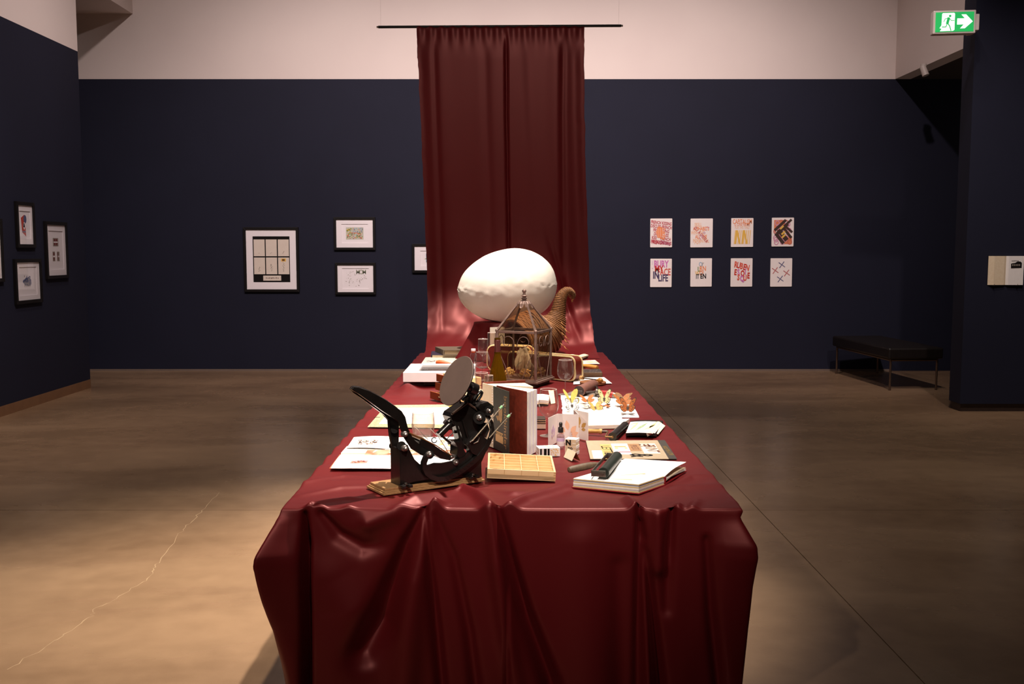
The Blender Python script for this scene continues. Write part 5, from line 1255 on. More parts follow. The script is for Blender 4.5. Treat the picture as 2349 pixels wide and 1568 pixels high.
o = MB().prism([tuple(P(*p, TZ+.006).xy) for p in ((1317, 834), (1376, 834), (1365, 825), (1319, 827))], TZ+.0045, TZ+.006).build('paper_print', mat('orange_print', (244, 226, 216), .8, col2=(240, 170, 128), scale=9, sharp=.3), None, at=P(1346, 830)); tag(o, 'white sheet printed with pale orange shapes, behind the chisel', 'print')
a, b, c, d = P(1300, 829), P(1331, 824), P(1349, 819.5), P(1312, 819.5)
t = thing('open_book', 'small open white book behind the orange print, right of the suitcase', 'book', (a+b)/2)
MB().sheet([P(1296, 829), P(1330, 827), P(1326, 818.5), P(1296, 818.5)], .012, 0, 6, 1, lambda u, v: .010*math.sin(PI*u)).build('left_pages', PAPER, t); MB().sheet([P(1331, 827), P(1336, 825), P(1350, 819), P(1328, 818.5)], .010, 0, 6, 1, lambda u, v: .012*math.sin(PI*u*.9)+.004).build('right_pages', CREAM, t)
# ------------------------------------------------------------------ left side and back of the table
# two printed booklets beside the press
def quad_sheet(px4, z, t_, m, name, parent=None, at=None, nu=1, nv=1, fn=None):
    return MB().sheet([P(*p, z) for p in px4], t_, 0, nu, nv, fn).build(name, m, parent, at)
t = thing('open_booklet', 'open printed booklet with orange picture and small photo, lying left of the press base', 'booklet', P(900, 1060))
quad_sheet([(756, 1075), (1046, 1077), (1050, 1043), (780, 1043)], TZ+.001, .003, mat('coral_cover', (230, 120, 90), .7, col2=(220, 108, 80), scale=40), 'cover', t)
for k in range(3): quad_sheet([(759, 1074), (1044, 1076), (1048, 1043), (783, 1042)], TZ+.0045+.0022*k, .0018, (CREAM, PAPER, PAPER)[k], 'page_leaf', t, None, 8, 3, lambda u, v: .004*math.sin(PI*v))
quad_sheet([(782, 1043), (1046, 1043), (1052, 1027), (796, 1027)], TZ+.002, .008, PAPER, 'page_leaf', t)
z = TZ+.0125
def printed(px4, z, cols_, n, ms, base=None, size=(.006, .014), asp=.35, name='printed_picture', par=None, seed=1):
    rr = random.Random(seed); mb = MB(); c4 = [P(*p, z) for p in px4]
    mb.prism([tuple(p.xy) for p in c4], z-.0005, z+.0003, 0)
    for k in range(n):
        u, v = rr.uniform(.06, .94), rr.uniform(.1, .9); p = (c4[0]*(1-u)+c4[1]*u)*(1-v)+(c4[3]*(1-u)+c4[2]*u)*v
        blob(mb, p.x, p.y, rr.uniform(*size), rr.randrange(1, len(ms)), TR((0, 0, z+.0003)), rr.uniform(0, 3), asp, 7, .4, .0004+.00001*k, rr)
    return mb.build(name, ms, par)
ORP = mat('orange_linocut', (158, 84, 54), .8, col2=(190, 150, 126), scale=20, sharp=.2)
printed([(834, 1045), (1040, 1045), (1046, 1031), (843, 1031)], TZ+.0112, 0, 22, [ORP, mat('lino_white', (252, 236, 226), .8, col2=(248, 226, 214), scale=40)], asp=.15, size=(.008, .026), par=t, seed=3)
printed([(803, 1062), (841, 1061), (845, 1056), (807, 1056)], TZ+.0145, 0, 30, [ink('photo_mid', (150, 120, 100)), INK_R, INK_K, INK_L, INK_RP, INK_DB], size=(.004, .01), par=t, seed=4)
t = thing('open_booklet', 'open booklet with black and white woodcut picture, behind the orange printed one', 'booklet', P(880, 1015))
for k in range(3): quad_sheet([(796, 1027), (884, 1029), (894, 1001), (812, 1003)], TZ+.010+.002*k, .0016, (CREAM, PAPER, PAPER)[k], 'page_leaf', t, None, 6, 2, lambda u, v: .003*math.sin(PI*u))
for k in range(2): quad_sheet([(885, 1029), (1052, 1027), (1056, 1002), (892, 1004)], TZ+.010+.002*k, .0016, PAPER, 'page_leaf', t)
quad_sheet([(797, 1027), (1052, 1027), (1056, 1003), (812, 1003)], TZ+.0085, .001, CREAM, 'cover', t)
printed([(815, 1020), (864, 1019), (871, 1004), (823, 1006)], TZ+.0185, 0, 60, [mat('woodcut_grey', (206, 194, 190), .8, col2=(180, 168, 164), scale=60), INK_K, PAPER, INK_GR, INK_DB], size=(.004, .013), par=t, seed=5)
printed([(1000, 1024), (1046, 1024), (1048, 1008), (1004, 1008)], TZ+.0145, 0, 26, [MATS['lino_white'], INK_O, INK_PE], size=(.006, .02), par=t, seed=6)
mb = MB()
for k in range(9): p = P(878+7*k, 1026, TZ+.0142); blob(mb, p.x, p.y, .006, 0, TR((0, 0, p.z)), 0, .8, 6, .4, .0006)
mb.build('caption', INK_GR, t)
pl_ = [P(1012+3*k, 1010+(k % 3), TZ+.0146) for k in range(5)]; mb = MB()
for k, p in enumerate(pl_): blob(mb, p.x, p.y, .005, 0, TR((0, 0, p.z)), 0, .8, 6, .4, .0006)
mb.build('caption', INK_K, t)

# gold bordered sheet
GOLDP = mat('gold_marbled_paper', (182, 176, 146), .7, col2=(104, 98, 68), scale=130, sharp=.5, detail=6)
t = thing('bordered_sheet', 'large white sheet with speckled gold border under the tumbler, behind the press', 'sheet', P(950, 955))
quad_sheet([(843, 980), (1048, 983), (1060, 928), (886, 930)], TZ-.0005, .0022, GOLDP, 'border', t, None, 10, 4, lambda u, v: .003*math.sin(9*u)*math.sin(PI*v)*.5+.001)
quad_sheet([(869, 972), (1036, 973), (1046, 934), (900, 936)], TZ+.003, .0012, PAPER, 'inner_sheet', t)
mb = MB(); p = P(858, 957, TZ+.003); q_ = P(872, 957, TZ+.003); mb.box(tuple((p+q_)/2), ((q_-p).length, .005, .003)); mb.build('seam', PLY_EDGE, t)
mb = MB()
for k in range(5): 
    p = P(930, 948+4*k, TZ+.0044); q_ = P(1010, 948+4*k, TZ+.0044); mb.box(tuple((p+q_)/2), ((q_-p).length, .002, .0003))
mb.build('printed_lines', MATS['faint_ink'], t)
for k, (a, b, cc) in enumerate((((1033, 934), (1052, 930), 'orange'), ((1036, 937), (1056, 934), 'red'), ((1030, 931), (1054, 927), 'yellow'))):
    p0, p1 = P(*a, TZ+.008), P(*b, TZ+.008); o = MB().cyl(p0, p1, .0035, 8).build('pencil', {'orange': INK_O, 'red': INK_R, 'yellow': INK_Y}[cc], None, at=p0); tag(o, cc+' pencil lying on the gold bordered sheet beside the press', 'pencil', 'pencils by the press')

# standing half open book, green front board and brown leather inside
z1 = 1.032
L0, R0, R1, BR, BL = V((-.066, 4.185)), V((.058, 4.005)), V((.106, 4.12)), V((.060, 4.37)), V((-.124, 4.29))
t = thing('standing_book', 'thick book standing half open with dark green lettered cover and brown leather board', 'book', V((0, 4.18, TZ)))
def wallq(mb, a, b, th, z0, z1_, m=0):
    a = V((a[0], a[1], 0)); b = V((b[0], b[1], 0)); d = b-a; L_ = d.length; M = frame(a, d.normalized(), (0, 0, 1)); mb.box((L_/2, th/2, (z0+z1_)/2), (L_, th, z1_-z0), m, M, .001); return mb
BRL = mat('red_brown_leather', (136, 54, 34), .5, col2=(100, 34, 22), scale=70, detail=6)
GRC = mat('dark_green_cloth', (50, 52, 44), .6, col2=(44, 46, 39), scale=60)
wallq(MB(), L0, R0, .004, TZ, z1).build('leather_board', BRL, t)
nb = 9
for k in range(nb):
    f0_, f1_ = k/nb, (k+.86)/nb
    a = L0.lerp(BL, f0_); b = R0.lerp(R1, f0_*.9); c = R0.lerp(R1, f1_*.9); d = L0.lerp(BL, f1_)
    o_ = V((-(R0-L0).y, (R0-L0).x)).normalized()*.005
    MB().prism([tuple(p+o_) for p in (a, b, c, d)], TZ+.002, z1-.004-(k % 3)*.0012).build('page_section', (PAPER, PAPER, mat('page_violet', (226, 220, 232), .8, col2=(220, 214, 226), scale=40))[k % 3], t)
a, b = BL, BR; wallq(MB(), a, b, .004, TZ, z1).build('back_board', BRL, t)
MB().prism([tuple(p) for p in (BL.lerp(L0, .12), R1.lerp(BR, .35), BR.lerp(R1, .12)+V((-.01, -.01)), BL.lerp(BR, .05))], TZ+.002, z1-.008).build('page_section', CREAM, t)
sp = L0.lerp(BL, .5)
dvec = (BL-L0); nn = V((dvec.y, -dvec.x)).normalized(); nn = -nn if nn.x > 0 else nn
spm = MB().prism([tuple(p) for p in (L0+nn*.001, L0+nn*.005, BL+nn*.005, BL+nn*.001)], TZ, z1-.003).build('sewn_spine', CREAM, t)
st = MB(); 
for k in range(22):
    p = L0.lerp(BL, .22)+nn*.0058; st.box((p.x, p.y, TZ+.02+k*.0112), (.003, .010, .003))
spm2 = st.build('stitching', MATBOARD, spm); spm2['kind'] = 'stuff'
# green front board, opened a little in front of the leather
G0, G1 = V((-.080, 4.20)), V((-.014, 4.028))
wallq(MB(), G0, G1, .004, TZ, z1-.004).build('front_cover', GRC, t)
gd = (G1-G0); gl = gd.length; gd3 = V((gd.x, gd.y, 0)).normalized(); gn = gd3.cross(V((0, 0, 1)))
MG = Matrix((gd3, V((0, 0, 1)), gn)).transposed().to_4x4(); MG.translation = V((G0.x, G0.y, TZ))+gn*.0006
GF = mat('gold_lettering', (176, 138, 80), .4, metal=.5, col2=(150, 112, 62), scale=50)
GP_ = mat('gold_panel', (214, 180, 122), .5, metal=.2, col2=(196, 160, 104), scale=60)
hgt = z1-TZ-.004
mb = MB(); mb.text('bookbinder', .05, MG @ TR((gl*.80, hgt*.5, .0)) @ RZ(-PI/2), 0, .0002, .004, sx=.95); mb.build('cover_lettering', GF, t)

mb = MB(); rect(mb, gl*.18, hgt*.14, gl*.66, hgt*.25, 0, MG, .0006); rect(mb, gl*.18, hgt*.29, gl*.66, hgt*.305, 0, MG, .0006)
mb.text('handcraft', .02, MG @ TR((gl*.42, hgt*.272, 0)), 0, .0002, .002); mb.build('cover_panel', GP_, t)
mb = MB(); mb.prism([(gl*.36, hgt*.70), (gl*.62, hgt*.70), (gl*.60, hgt*.52), (gl*.52, hgt*.46), (gl*.40, hgt*.50), (gl*.25, hgt*.55), (gl*.20, hgt*.53), (gl*.34, hgt*.47), (gl*.38, hgt*.56)], 0, .0006, 0, MG)
mb.build('hand_emblem', GF, t)

# small paper stacks between the book and the front wine glass
t = thing('book_stack_block', 'small stack of stitched booklets behind the front wine glass stem', 'booklet', P(1243, 984))
a, b = P(1226, 983), P(1252, 983); w_ = (b-a).length
for k, (h_, nm) in enumerate(((.022, 'page_cream'), (.004, 'dark_board'), (.005, 'page_tan'), (.006, 'dark_board'), (.004, 'page_tan'), (.004, 'dark_board'))):
    z = TZ+sum((.022, .004, .005, .006, .004, .004)[:k]); MB().box((a.x+w_/2, a.y+.05, z+h_/2), (w_*(1-.03*(k % 2)), .1, h_-.0006)).build('page_section', MATS[nm], t)
t = thing('open_book', 'small open white book seen through the front wine glass', 'book', P(1245, 930))
for k in range(3): MB().sheet([P(1222, 931), P(1258, 929), P(1262, 917), P(1226, 915)], .006, 0, 6, 1, lambda u, v, q_=k: .004+.008*q_+.006*math.sin(PI*u)).build('page_section', (CREAM, PAPER, PAPER)[k], t)
a = P(1268, 925); o = MB().add([tuple(p) for p in (P(1264, 926), P(1274, 924), P(1270, 918)+V((0, 0, .06)), P(1258, 920)+V((0, 0, .06)), P(1264, 926)+V((0, .002, 0)), P(1274, 924)+V((0, .002, 0)), P(1270, 918)+V((0, .002, .06)), P(1258, 920)+V((0, .002, .06)))], [(0, 1, 2, 3), (7, 6, 5, 4), (0, 4, 5, 1), (1, 5, 6, 2), (2, 6, 7, 3), (3, 7, 4, 0)]).build('note_card', CREAM, None, at=a); tag(o, 'small cream note card tilted behind the front wine glass', 'card')

# drawer chest and pale box behind the ink disc
WAL = mat('walnut_drawer', (138, 66, 28), .45, col2=(112, 50, 20), scale=8, stretch=(9, 9, 1))
Pn = P(1036, 929); Pf = P(976, 911); wv = (Pn-Pf); W_ = .28; wv.z = 0; wv.normalize(); nv = V((wv.y, -wv.x, 0)); nv = nv if nv.x < 0 else -nv
t = thing('drawer_chest', 'small wooden chest with three brown drawers pulled out, behind the ink disc', 'chest', Pn-nv*.12-wv*.14)
C0_ = Pn-nv*.085                                 # front corner of the carcass
MC = frame(V((C0_.x, C0_.y, TZ)), -wv, (0, 0, 1))   # x: along the front away from the viewer, y: z cross x
yd = 1 if MC.to_3x3().col[1].dot(nv) > 0 else -1   # +1 if y is the drawer direction
for k in range(3):
    MB().box((W_/2, -yd*.05, .0235+.048*k), (W_, .10, .044), 0, MC, .002).build('carcass_tier', LIGHTWOOD, t)
for k, pull in enumerate((.085, .052, .045)):
    z = .0235+.048*k
    dr_ = MB(); dr_.box((W_/2, yd*(pull-.004), z), (W_-.008, .008, .042), 0, MC, .0015)
    d_ = dr_.build('drawer', WAL, t)
    s = MB()
    for x in (.008, W_-.008): s.box((x, yd*pull/2, z-.004), (.006, pull-.008, .032), 0, MC)
    s.box((W_/2, yd*pull/2, z-.018), (W_-.02, pull-.01, .003), 0, MC); s.build('drawer_tray', LIGHTWOOD, d_)
    if k < 2:
        kb = MB(); kk = MC @ TR((W_*.5, yd*pull, z)) @ Matrix.Rotation(-yd*PI/2, 4, 'X'); kb.lathe([(.004, 0), (.004, .005), (.008, .009), (.008, .013), (.004, .016), (0, .0165)], 14, 0, kk); kb.build('knob', mat('brass_knob', (140, 110, 84), .3, metal=.9, col2=(116, 90, 68), scale=60), d_)
o0 = V((-.245, 5.15, TZ)); 
t = thing('wooden_box', 'pale wooden box with pale papers on top beside the brown drawer chest', 'box', o0+V((.08, .12, 0)))
for k in range(2): MB().box((o0.x+.0725, o0.y+.13, TZ+.021+.0425*k), (.145, .26, .041), 0, None, .002).build('tier', LIGHTWOOD, t)
MB().box((o0.x+.06, o0.y+.14, TZ+.0865), (.10, .16, .003)).build('green_slip', mat('pale_green_paper', (204, 208, 176), .8, col2=(194, 200, 166), scale=40), t)
tumbler('straight tumbler holding clear water on the pale wooden box', V((o0.x+.085, o0.y+.05, TZ+.088)), .112, .028, .033, .034, base=.02)
tumbler('short tumbler just left of the green bottle', V((o0.x+.120, o0.y+.19, TZ+.084)), .085, .020, .024, .023)

# green wine bottle
BOT = glass('olive_bottle_glass', (156, 114, 22), .45, .06, .03, .2, 0.)
c = V((-.081, 5.50, TZ)); t = thing('wine_bottle', 'olive green wine bottle with dark red neck foil, left of the lantern', 'bottle', c); M = TR(c)
MB().lathe([(0, .02), (.03, .01), (.045, .001), (.052, .004), (.053, .03), (.053, .10), (.051, .125), (.046, .15), (.038, .185), (.030, .215), (.0225, .245), (.0185, .265), (.0172, .28)], 44, 0, M).build('body', BOT, t)
MB().lathe([(.0175, .27), (.0168, .285), (.0165, .33), (.0175, .332), (.0178, .345), (.016, .347), (.016, .352)], 32, 0, M).build('neck_foil', mat('wine_foil', (84, 34, 34), .45, metal=.3, col2=(72, 28, 28), scale=30), t)
MB().lathe([(.0158, .346), (.0165, .352), (.0155, .358), (.0125, .358), (.0125, .34)], 32, 0, M).build('mouth', BOT, t)

# white box frame
WB = mat('white_lacquer', (240, 232, 232), .5, spec=.4, col2=(236, 228, 228), scale=20)
x0, x1, y0, y1 = -.672, -.240, 6.10, 6.585; zb = TZ+.032; zt_ = .853
t = thing('box_frame', 'deep white display box frame with dark window lying flat at left', 'frame', V(((x0+x1)/2, (y0+y1)/2, TZ)))
MB().box(((x0+x1)/2+.05, (y0+y1)/2+.04, TZ+.016), (x1-x0-.14, y1-y0-.10, .032)).build('dark_plinth', PLY_EDGE, t)
bw_ = .085
f = MB(); o = [(x0, y0), (x1, y0), (x1, y1), (x0, y1)]; i = [(x0+bw_, y0+bw_), (x1-bw_, y0+bw_), (x1-bw_, y1-bw_), (x0+bw_, y1-bw_)]
for k in range(4): k2 = (k+1) % 4; f.prism([o[k], o[k2], i[k2], i[k]], zb, zt_, 0, None, .0015)
f.build('frame', WB, t)
MB().box(((x0+x1)/2, (y0+y1)/2, zb+.004), (x1-x0-2*bw_+.004, y1-y0-2*bw_+.004, .006)).build('backing', mat('warm_grey_board', (112, 102, 92), .7, col2=(102, 92, 82), scale=20), t)
MB().box(((x0+x1)/2+.05, (y0+y1)/2, zb+.012), (.19, .22, .01)).build('photo', mat('dark_photo', (34, 24, 25), .6, col2=(48, 36, 34), scale=10), t)
MB().box(((x0+x1)/2, (y0+y1)/2, zt_-.014), (x1-x0-2*bw_, y1-y0-2*bw_, .003)).build('glass_pane', PANE, t)

# printed board with an orange handled cutter
a, b, c, d = P(966, 838), P(1068, 838), P(1066, 823), P(976, 823)
t = thing('printed_board', 'pale board with small grey print, behind the white box frame', 'board', (a+b+c+d)/4)
MB().prism([tuple(p.xy) for p in (a, b, c, d)], TZ, TZ+.014, 0, None, .002).build('board', mat('bone_board', (214, 202, 184), .7, col2=(206, 194, 174), scale=30), t)
printed([(974, 830), (1000, 830), (1004, 826), (980, 826)], TZ+.0148, 0, 16, [MATS['woodcut_grey'], INK_K, INK_GR, INK_DB], size=(.006, .016), par=t, seed=9)
for k in range(3): p = P(975+8*k, 834, TZ+.0145); MB().box(tuple(p), (.018, .03, .0008)).build('stamp', INK_GR, t)
h0 = P(1001, 831, TZ+.036); h1 = P(1034, 834, TZ+.030); d_ = (h1-h0).normalized(); L_ = (h1-h0).length; Mg = frame(h0, d_.orthogonal(), d_)
t = thing('lino_cutter', 'orange handled cutting tool with steel tip on the printed board', 'tool', h0-V((0, 0, .02)))
MB().lathe([(0, -.004), (.014, 0), (.020, .02), (.018, L_*.5), (.011, L_*.85), (.008, L_)], 18, 0, Mg).build('handle', mat('orange_plastic', (214, 96, 44), .45, col2=(196, 80, 34), scale=20), t)
MB().lathe([(.006, L_-.004), (.0065, L_+.016), (.004, L_+.034), (0, L_+.036)], 12, 0, Mg).build('blade', STEEL, t)

# two books at the back left
GB = mat('grey_brown_cloth', (104, 90, 76), .6, col2=(92, 79, 66), scale=50)
def closed_book(name, label, px4, z, h, cm, pm):
    p = [P(a, b, z) for a, b in px4]; cen_ = sum((x for x in p), V((0, 0, 0)))/4
    t = thing(name, label, 'book', cen_)
    def g(k): return [tuple((cen_+(x-cen_)*k).xy) for x in p]
    MB().prism(g(1), z, z+.004, 0, None, .001).build('cover', cm, t); MB().prism(g(1), z+h-.004, z+h, 0, None, .001).build('cover', cm, t)
    n = 4
    for k in range(n): MB().prism(g(.965-.004*(k % 2)), z+.004+(h-.008)*k/n, z+.004+(h-.008)*(k+.92)/n).build('page_section', pm, t)
    s0, s1 = p[0], p[3]; o_ = (p[0]-p[1]).normalized()
    MB().prism([tuple(x.xy) for x in (s0, s1, s1+o_*.006, s0+o_*.006)], z, z+h, 0, None, .002).build('spine', cm, t)
closed_book('closed_book', 'dark blue book lying under the grey one at the back left', [(990, 822), (1066, 822), (1064, 812), (992, 811)], TZ+.006, .030, mat('midnight_cloth', (46, 36, 60), .6, col2=(38, 30, 50), scale=50), CREAM)
closed_book('closed_book', 'large grey brown book on top of the dark blue one at the back left', [(1019, 814), (1084, 814), (1072, 805), (1000, 806)], TZ+.037, .040, GB, mat('aged_pages', (150, 128, 100), .8, col2=(130, 110, 84), scale=90, stretch=(1, 1, 8)))
# small capped bottle behind the rounded glass
c = P(1086, 838); t = thing('small_bottle', 'small glass bottle with white and orange cap behind the rounded wine glass', 'bottle', c); M = TR(c); hb = .10
MB().lathe([(0, .001), (.022, .001), (.024, .004), (.024, hb*.78), (.018, hb*.9), (.014, hb)], 28, 0, M).build('body', WINE, t)
MB().lathe([(.0155, hb*.97), (.0165, hb+.008)], 24, 0, M).build('collar', MATS['orange_plastic'], t); MB().lathe([(.017, hb+.007), (.017, hb+.022), (.015, hb+.024), (0, hb+.024)], 24, 0, M).build('cap', WB, t)
# white card and tumbler at the back
a, b = P(1123, 837), P(1152, 838); hh_ = (P(0, 0, 0)*0).z
Ya = 7.2; p0, p1 = D(1124, 845, Ya), D(1158, 845, Ya+.05); zt2 = D(1124, 751, Ya).z
o = MB().add([(p0.x, p0.y, TZ), (p1.x, p1.y, TZ), (p1.x, p1.y+.02, zt2), (p0.x, p0.y+.02, zt2), (p0.x, p0.y+.003, TZ), (p1.x, p1.y+.003, TZ), (p1.x, p1.y+.023, zt2), (p0.x, p0.y+.023, zt2)], [(0, 1, 2, 3), (7, 6, 5, 4), (0, 4, 5, 1), (1, 5, 6, 2), (2, 6, 7, 3), (3, 7, 4, 0)]).build('standing_card', mat('stone_card', (198, 184, 168), .8, col2=(190, 176, 160), scale=30), None, at=V((p0.x, p0.y, TZ))); tag(o, 'plain upright pale card standing behind the green bottle', 'card')
c = D(1128, 842, 7.1); tumbler('tall plain tumbler in front of the upright pale card', V((c.x, c.y, TZ)), .255, .028, .030, .030)

# suitcase standing open: two shells with cream piping
PIP = mat('cream_piping', (214, 190, 140), .55, col2=(196, 170, 118), scale=60)
CASE = mat('oxblood_case', (112, 34, 22), .4, col2=(92, 26, 17), scale=40, bump=.15, bscale=150)
def shell(t, a, b, h, th, r=.04):
    d = (b-a); L_ = d.length; d.normalize(); n_ = V((0, 0, 1)).cross(d)
    M = Matrix((d, V((0, 0, 1)), d.cross(V((0, 0, 1))))).transposed().to_4x4(); M.translation = V((a.x, a.y, TZ+.004))
    poly = []
    for cx, cy, a0 in ((L_-r, h-r, 0), (r, h-r, 90), (r, r, 180), (L_-r, r, 270)):
        for k in range(6): q_ = math.radians(a0+k*18); poly.append((cx+r*math.cos(q_), cy+r*math.sin(q_)))
    MB().prism(poly, -th, 0, 0, M, .003).build('shell', CASE, t)
    for z in (-.004, -th+.004):
        mb = MB(); mb.tube([(x, y, z) for x, y in poly], 1., m=0, M=M, closed=True, sec=[(-.012, -.006), (.002, -.006), (.005, 0), (.002, .006), (-.012, .006)], up=None); mb.build('piping', PIP, t)
    return M, L_
sa, sb = V((.400, 6.34, TZ)), V((-.030, 6.72, TZ))
t = thing('suitcase', 'oxblood suitcase with cream piping standing open behind the lantern', 'suitcase', V((.15, 6.7, TZ)))
shell(t, sb, sa, .155, .085)
shell(t, V((-.175, 6.93, 0)), V((.13, 6.80, 0)), .178, .07, .05)
p = V((.365, 6.365, TZ+.10)); MB().box((0, 0, 0), (.03, .012, .05), 0, TR(p+V((.03, .0, 0))) @ RZ(-.72), .003).build('corner_latch', IRON, t)

# lantern
la = .27; phi = math.radians(23); fcx, fcy = .148, 6.07
e1 = V((-math.cos(phi), math.sin(phi), 0)); e2 = V((math.sin(phi), math.cos(phi), 0))
cen_ = V((fcx, fcy, 0))+(e1+e2)*la/2
ML = Matrix((-e1, e2, V((0, 0, 1)))).transposed().to_4x4(); ML.translation = V((cen_.x, cen_.y, TZ))
t = thing('lantern', 'large glass lantern with weathered pink metal frame, pointed roof and scrollwork', 'lantern', V((cen_.x, cen_.y, TZ)))
WM = mat('weathered_pink_metal', (146, 118, 106), .5, metal=.35, col2=(104, 82, 74), scale=30, detail=8)
LPANE = glass('lantern_pane', (242, 236, 226), .4, .03, .05, None, .06); RPANE = glass('smoky_roof_pane', (226, 214, 196), .4, .05, .1, None, .1)
zf, ze, za = .03, .343, .512
h = la/2
MB().box((0, 0, .012), (la-.02, la-.02, .024), 0, ML, .002).build('dark_base', PLY_EDGE, t)
fr = MB(); fr.box((0, 0, zf), (la+.03, la+.03, .014), 0, ML, .002).box((0, 0, zf+.011), (la+.012, la+.012, .010), 0, ML, .001); fr.build('base_flange', WM, t)
for sx in (-1, 1):
    for sy in (-1, 1):
        MB().box((sx*(h-.006), sy*(h-.006), (zf+ze)/2+.006), (.015, .015, ze-zf), 0, ML, .002).ell((sx*(h-.004), sy*(h-.004), ze+.002), .0105, 0, ML, 12, 8).build('post', WM, t)
for k in range(4):
    Rk = ML @ RZ(k*PI/2)
    MB().box((0, -h+.006, ze-.006), (la-.012, .012, .016), 0, Rk, .002).build('top_rail', WM, t)
    MB().add([(-h+.012, -h+.006, zf+.016), (h-.012, -h+.006, zf+.016), (h-.012, -h+.006, ze-.012), (-h+.012, -h+.006, ze-.012), (-h+.012, -h+.008, zf+.016), (h-.012, -h+.008, zf+.016), (h-.012, -h+.008, ze-.012), (-h+.012, -h+.008, ze-.012)], [(0, 1, 2, 3), (7, 6, 5, 4), (0, 4, 5, 1), (1, 5, 6, 2), (2, 6, 7, 3), (3, 7, 4, 0)], 0, False, Rk).build('side_pane', LPANE, t)
    rt = .03
    MB().add([(-h+.004, -h+.004, ze), (h-.004, -h+.004, ze), (rt, -rt, za), (-rt, -rt, za)], [(0, 1, 2, 3)], 0, False, Rk).build('roof_pane', RPANE, t)
    MB().tube([(h-.004, -h+.004, ze), (rt*.9, -rt*.9, za+.004)], [.0085, .0065], 4, 0, Rk, smooth=False).build('roof_rib', WM, t)
    # scroll wires on each face: two S curls with long tails
    for s in (-1, 1):
        pts_ = []
        for i in range(0, 26):
            a_ = PI*1.15-i*.245; r_ = .052*(1-i/34.); pts_.append((s*(.058+r_*math.cos(a_)*.95-.0), -h-.001, ze-.072+r_*math.sin(a_)))
        tail = [(s*(.012+.0*i), -h-.001, ze-.075-.055*i) for i in range(1)]
        MB().tube(pts_, .0022, 6, 0, Rk).build('scroll', WM, t)
        MB().tube([(s*.112, -h-.001, ze-.075), (s*.108, -h-.001, ze-.14), (s*.075, -h-.001, ze-.21), (s*.045, -h-.001, zf+.02)], .0022, 6, 0, Rk).build('scroll', WM, t)
mb = MB(); mb.lathe([(.030, za-.004), (.036, za+.004), (.026, za+.012), (.012, za+.018), (.014, za+.024), (.020, za+.028), (.014, za+.033), (.010, za+.036), (.014, za+.042), (.022, za+.046), (.014, za+.051), (.009, za+.055), (.008, za+.064), (.014, za+.072), (.013, za+.080), (.006, za+.086), (0, za+.087)], 24, 0, ML); mb.build('finial', WM, t)
for k in range(8):
    Rk = ML @ RZ(k*PI/4+.0); mb = MB()
    pts_ = [(.020, 0, za+.010), (.034, 0, za+.010), (.046, 0, za-.004), (.052, 0, za-.022), (.060, 0, za-.030)]
    mb.tube(pts_, [.6, 1., 1.2, .9, .25], m=0, M=Rk, sec=[(-.0015, -.014), (.003, -.007), (.0012, 0), (.003, .007), (-.0015, .014)], up=(0, 0, 1)); mb.build('acanthus_leaf', WM, t)

# things inside the lantern
zl = TZ+zf+.016
def inl(x, y, z=0): return ML @ V((x, y, zf+.016+z))
BONE = mat('bleached_bone', (226, 212, 190), .7, col2=(196, 178, 152), scale=24, bump=.6, bscale=40)
c = inl(-.015, .02); t = thing('bone_sculpture', 'pale bleached bone form standing inside the lantern', 'bone', c)
mb = MB(); 
for k in range(11):
    a_ = 2*PI*k/11; r0_ = .036+.008*math.sin(k*2.3); pts_ = []
    for i in range(8):
        v_ = i/7; rad = r0_*(1.05-.55*v_**2)*(1+.12*math.sin(k*3+v_*5)); pts_.append(c+V((rad*math.cos(a_+.3*v_), rad*math.sin(a_+.3*v_), .045+.125*v_+.012*math.sin(k*1.7)*v_)))
    mb.tube(pts_, [.004+.009*math.sin(PI*(.1+.8*i/7)) for i in range(8)], 8)
mb.build('ribs', BONE, t); mb = MB()
mb.ell(tuple(c+V((0, 0, .155))), (.026, .024, .022)).ell(tuple(c+V((-.028, -.012, .148))), (.014, .012, .018)).ell(tuple(c+V((.012, -.01, .172))), (.010, .010, .016)); mb.build('crown_piece', BONE, t)
mb = MB(); mb.lathe([(.0, 0), (.028, 0), (.024, .01), (.022, .05), (.026, .06)], 14, 0, TR(c)); mb.build('stand', BONE, t)
c = inl(.035, -.07); t = thing('glass_flask', 'round clear glass flask inside the lantern, before the pale bone', 'flask', c); M = TR(c)
MB().lathe([(0, .002), (.03, .002), (.05, .018), (.060, .045), (.058, .070), (.045, .092), (.024, .106), (.016, .115), (.015, .14), (.018, .143)], 36, 0, M).build('bulb', WINE, t)
fl_ = mat('dried_petals', (222, 190, 130), .8, col2=(190, 150, 92), scale=40)
mb = MB()
for k in range(40):
    a_, b2_ = R.uniform(0, 2*PI), R.uniform(-.8, 1.2); r_ = .036*R.random()**.5; p = c+V((r_*math.cos(a_), r_*math.sin(a_), .030+.024*b2_)); mb.ell(tuple(p), (R.uniform(.006, .014), R.uniform(.005, .010), R.uniform(.003, .006)), 0, None, 7, 5)
o = mb.build('dried_petals', fl_, None, at=c); tag(o, 'dried tan petals filling the round flask in the lantern', 'petals', None, 'stuff')
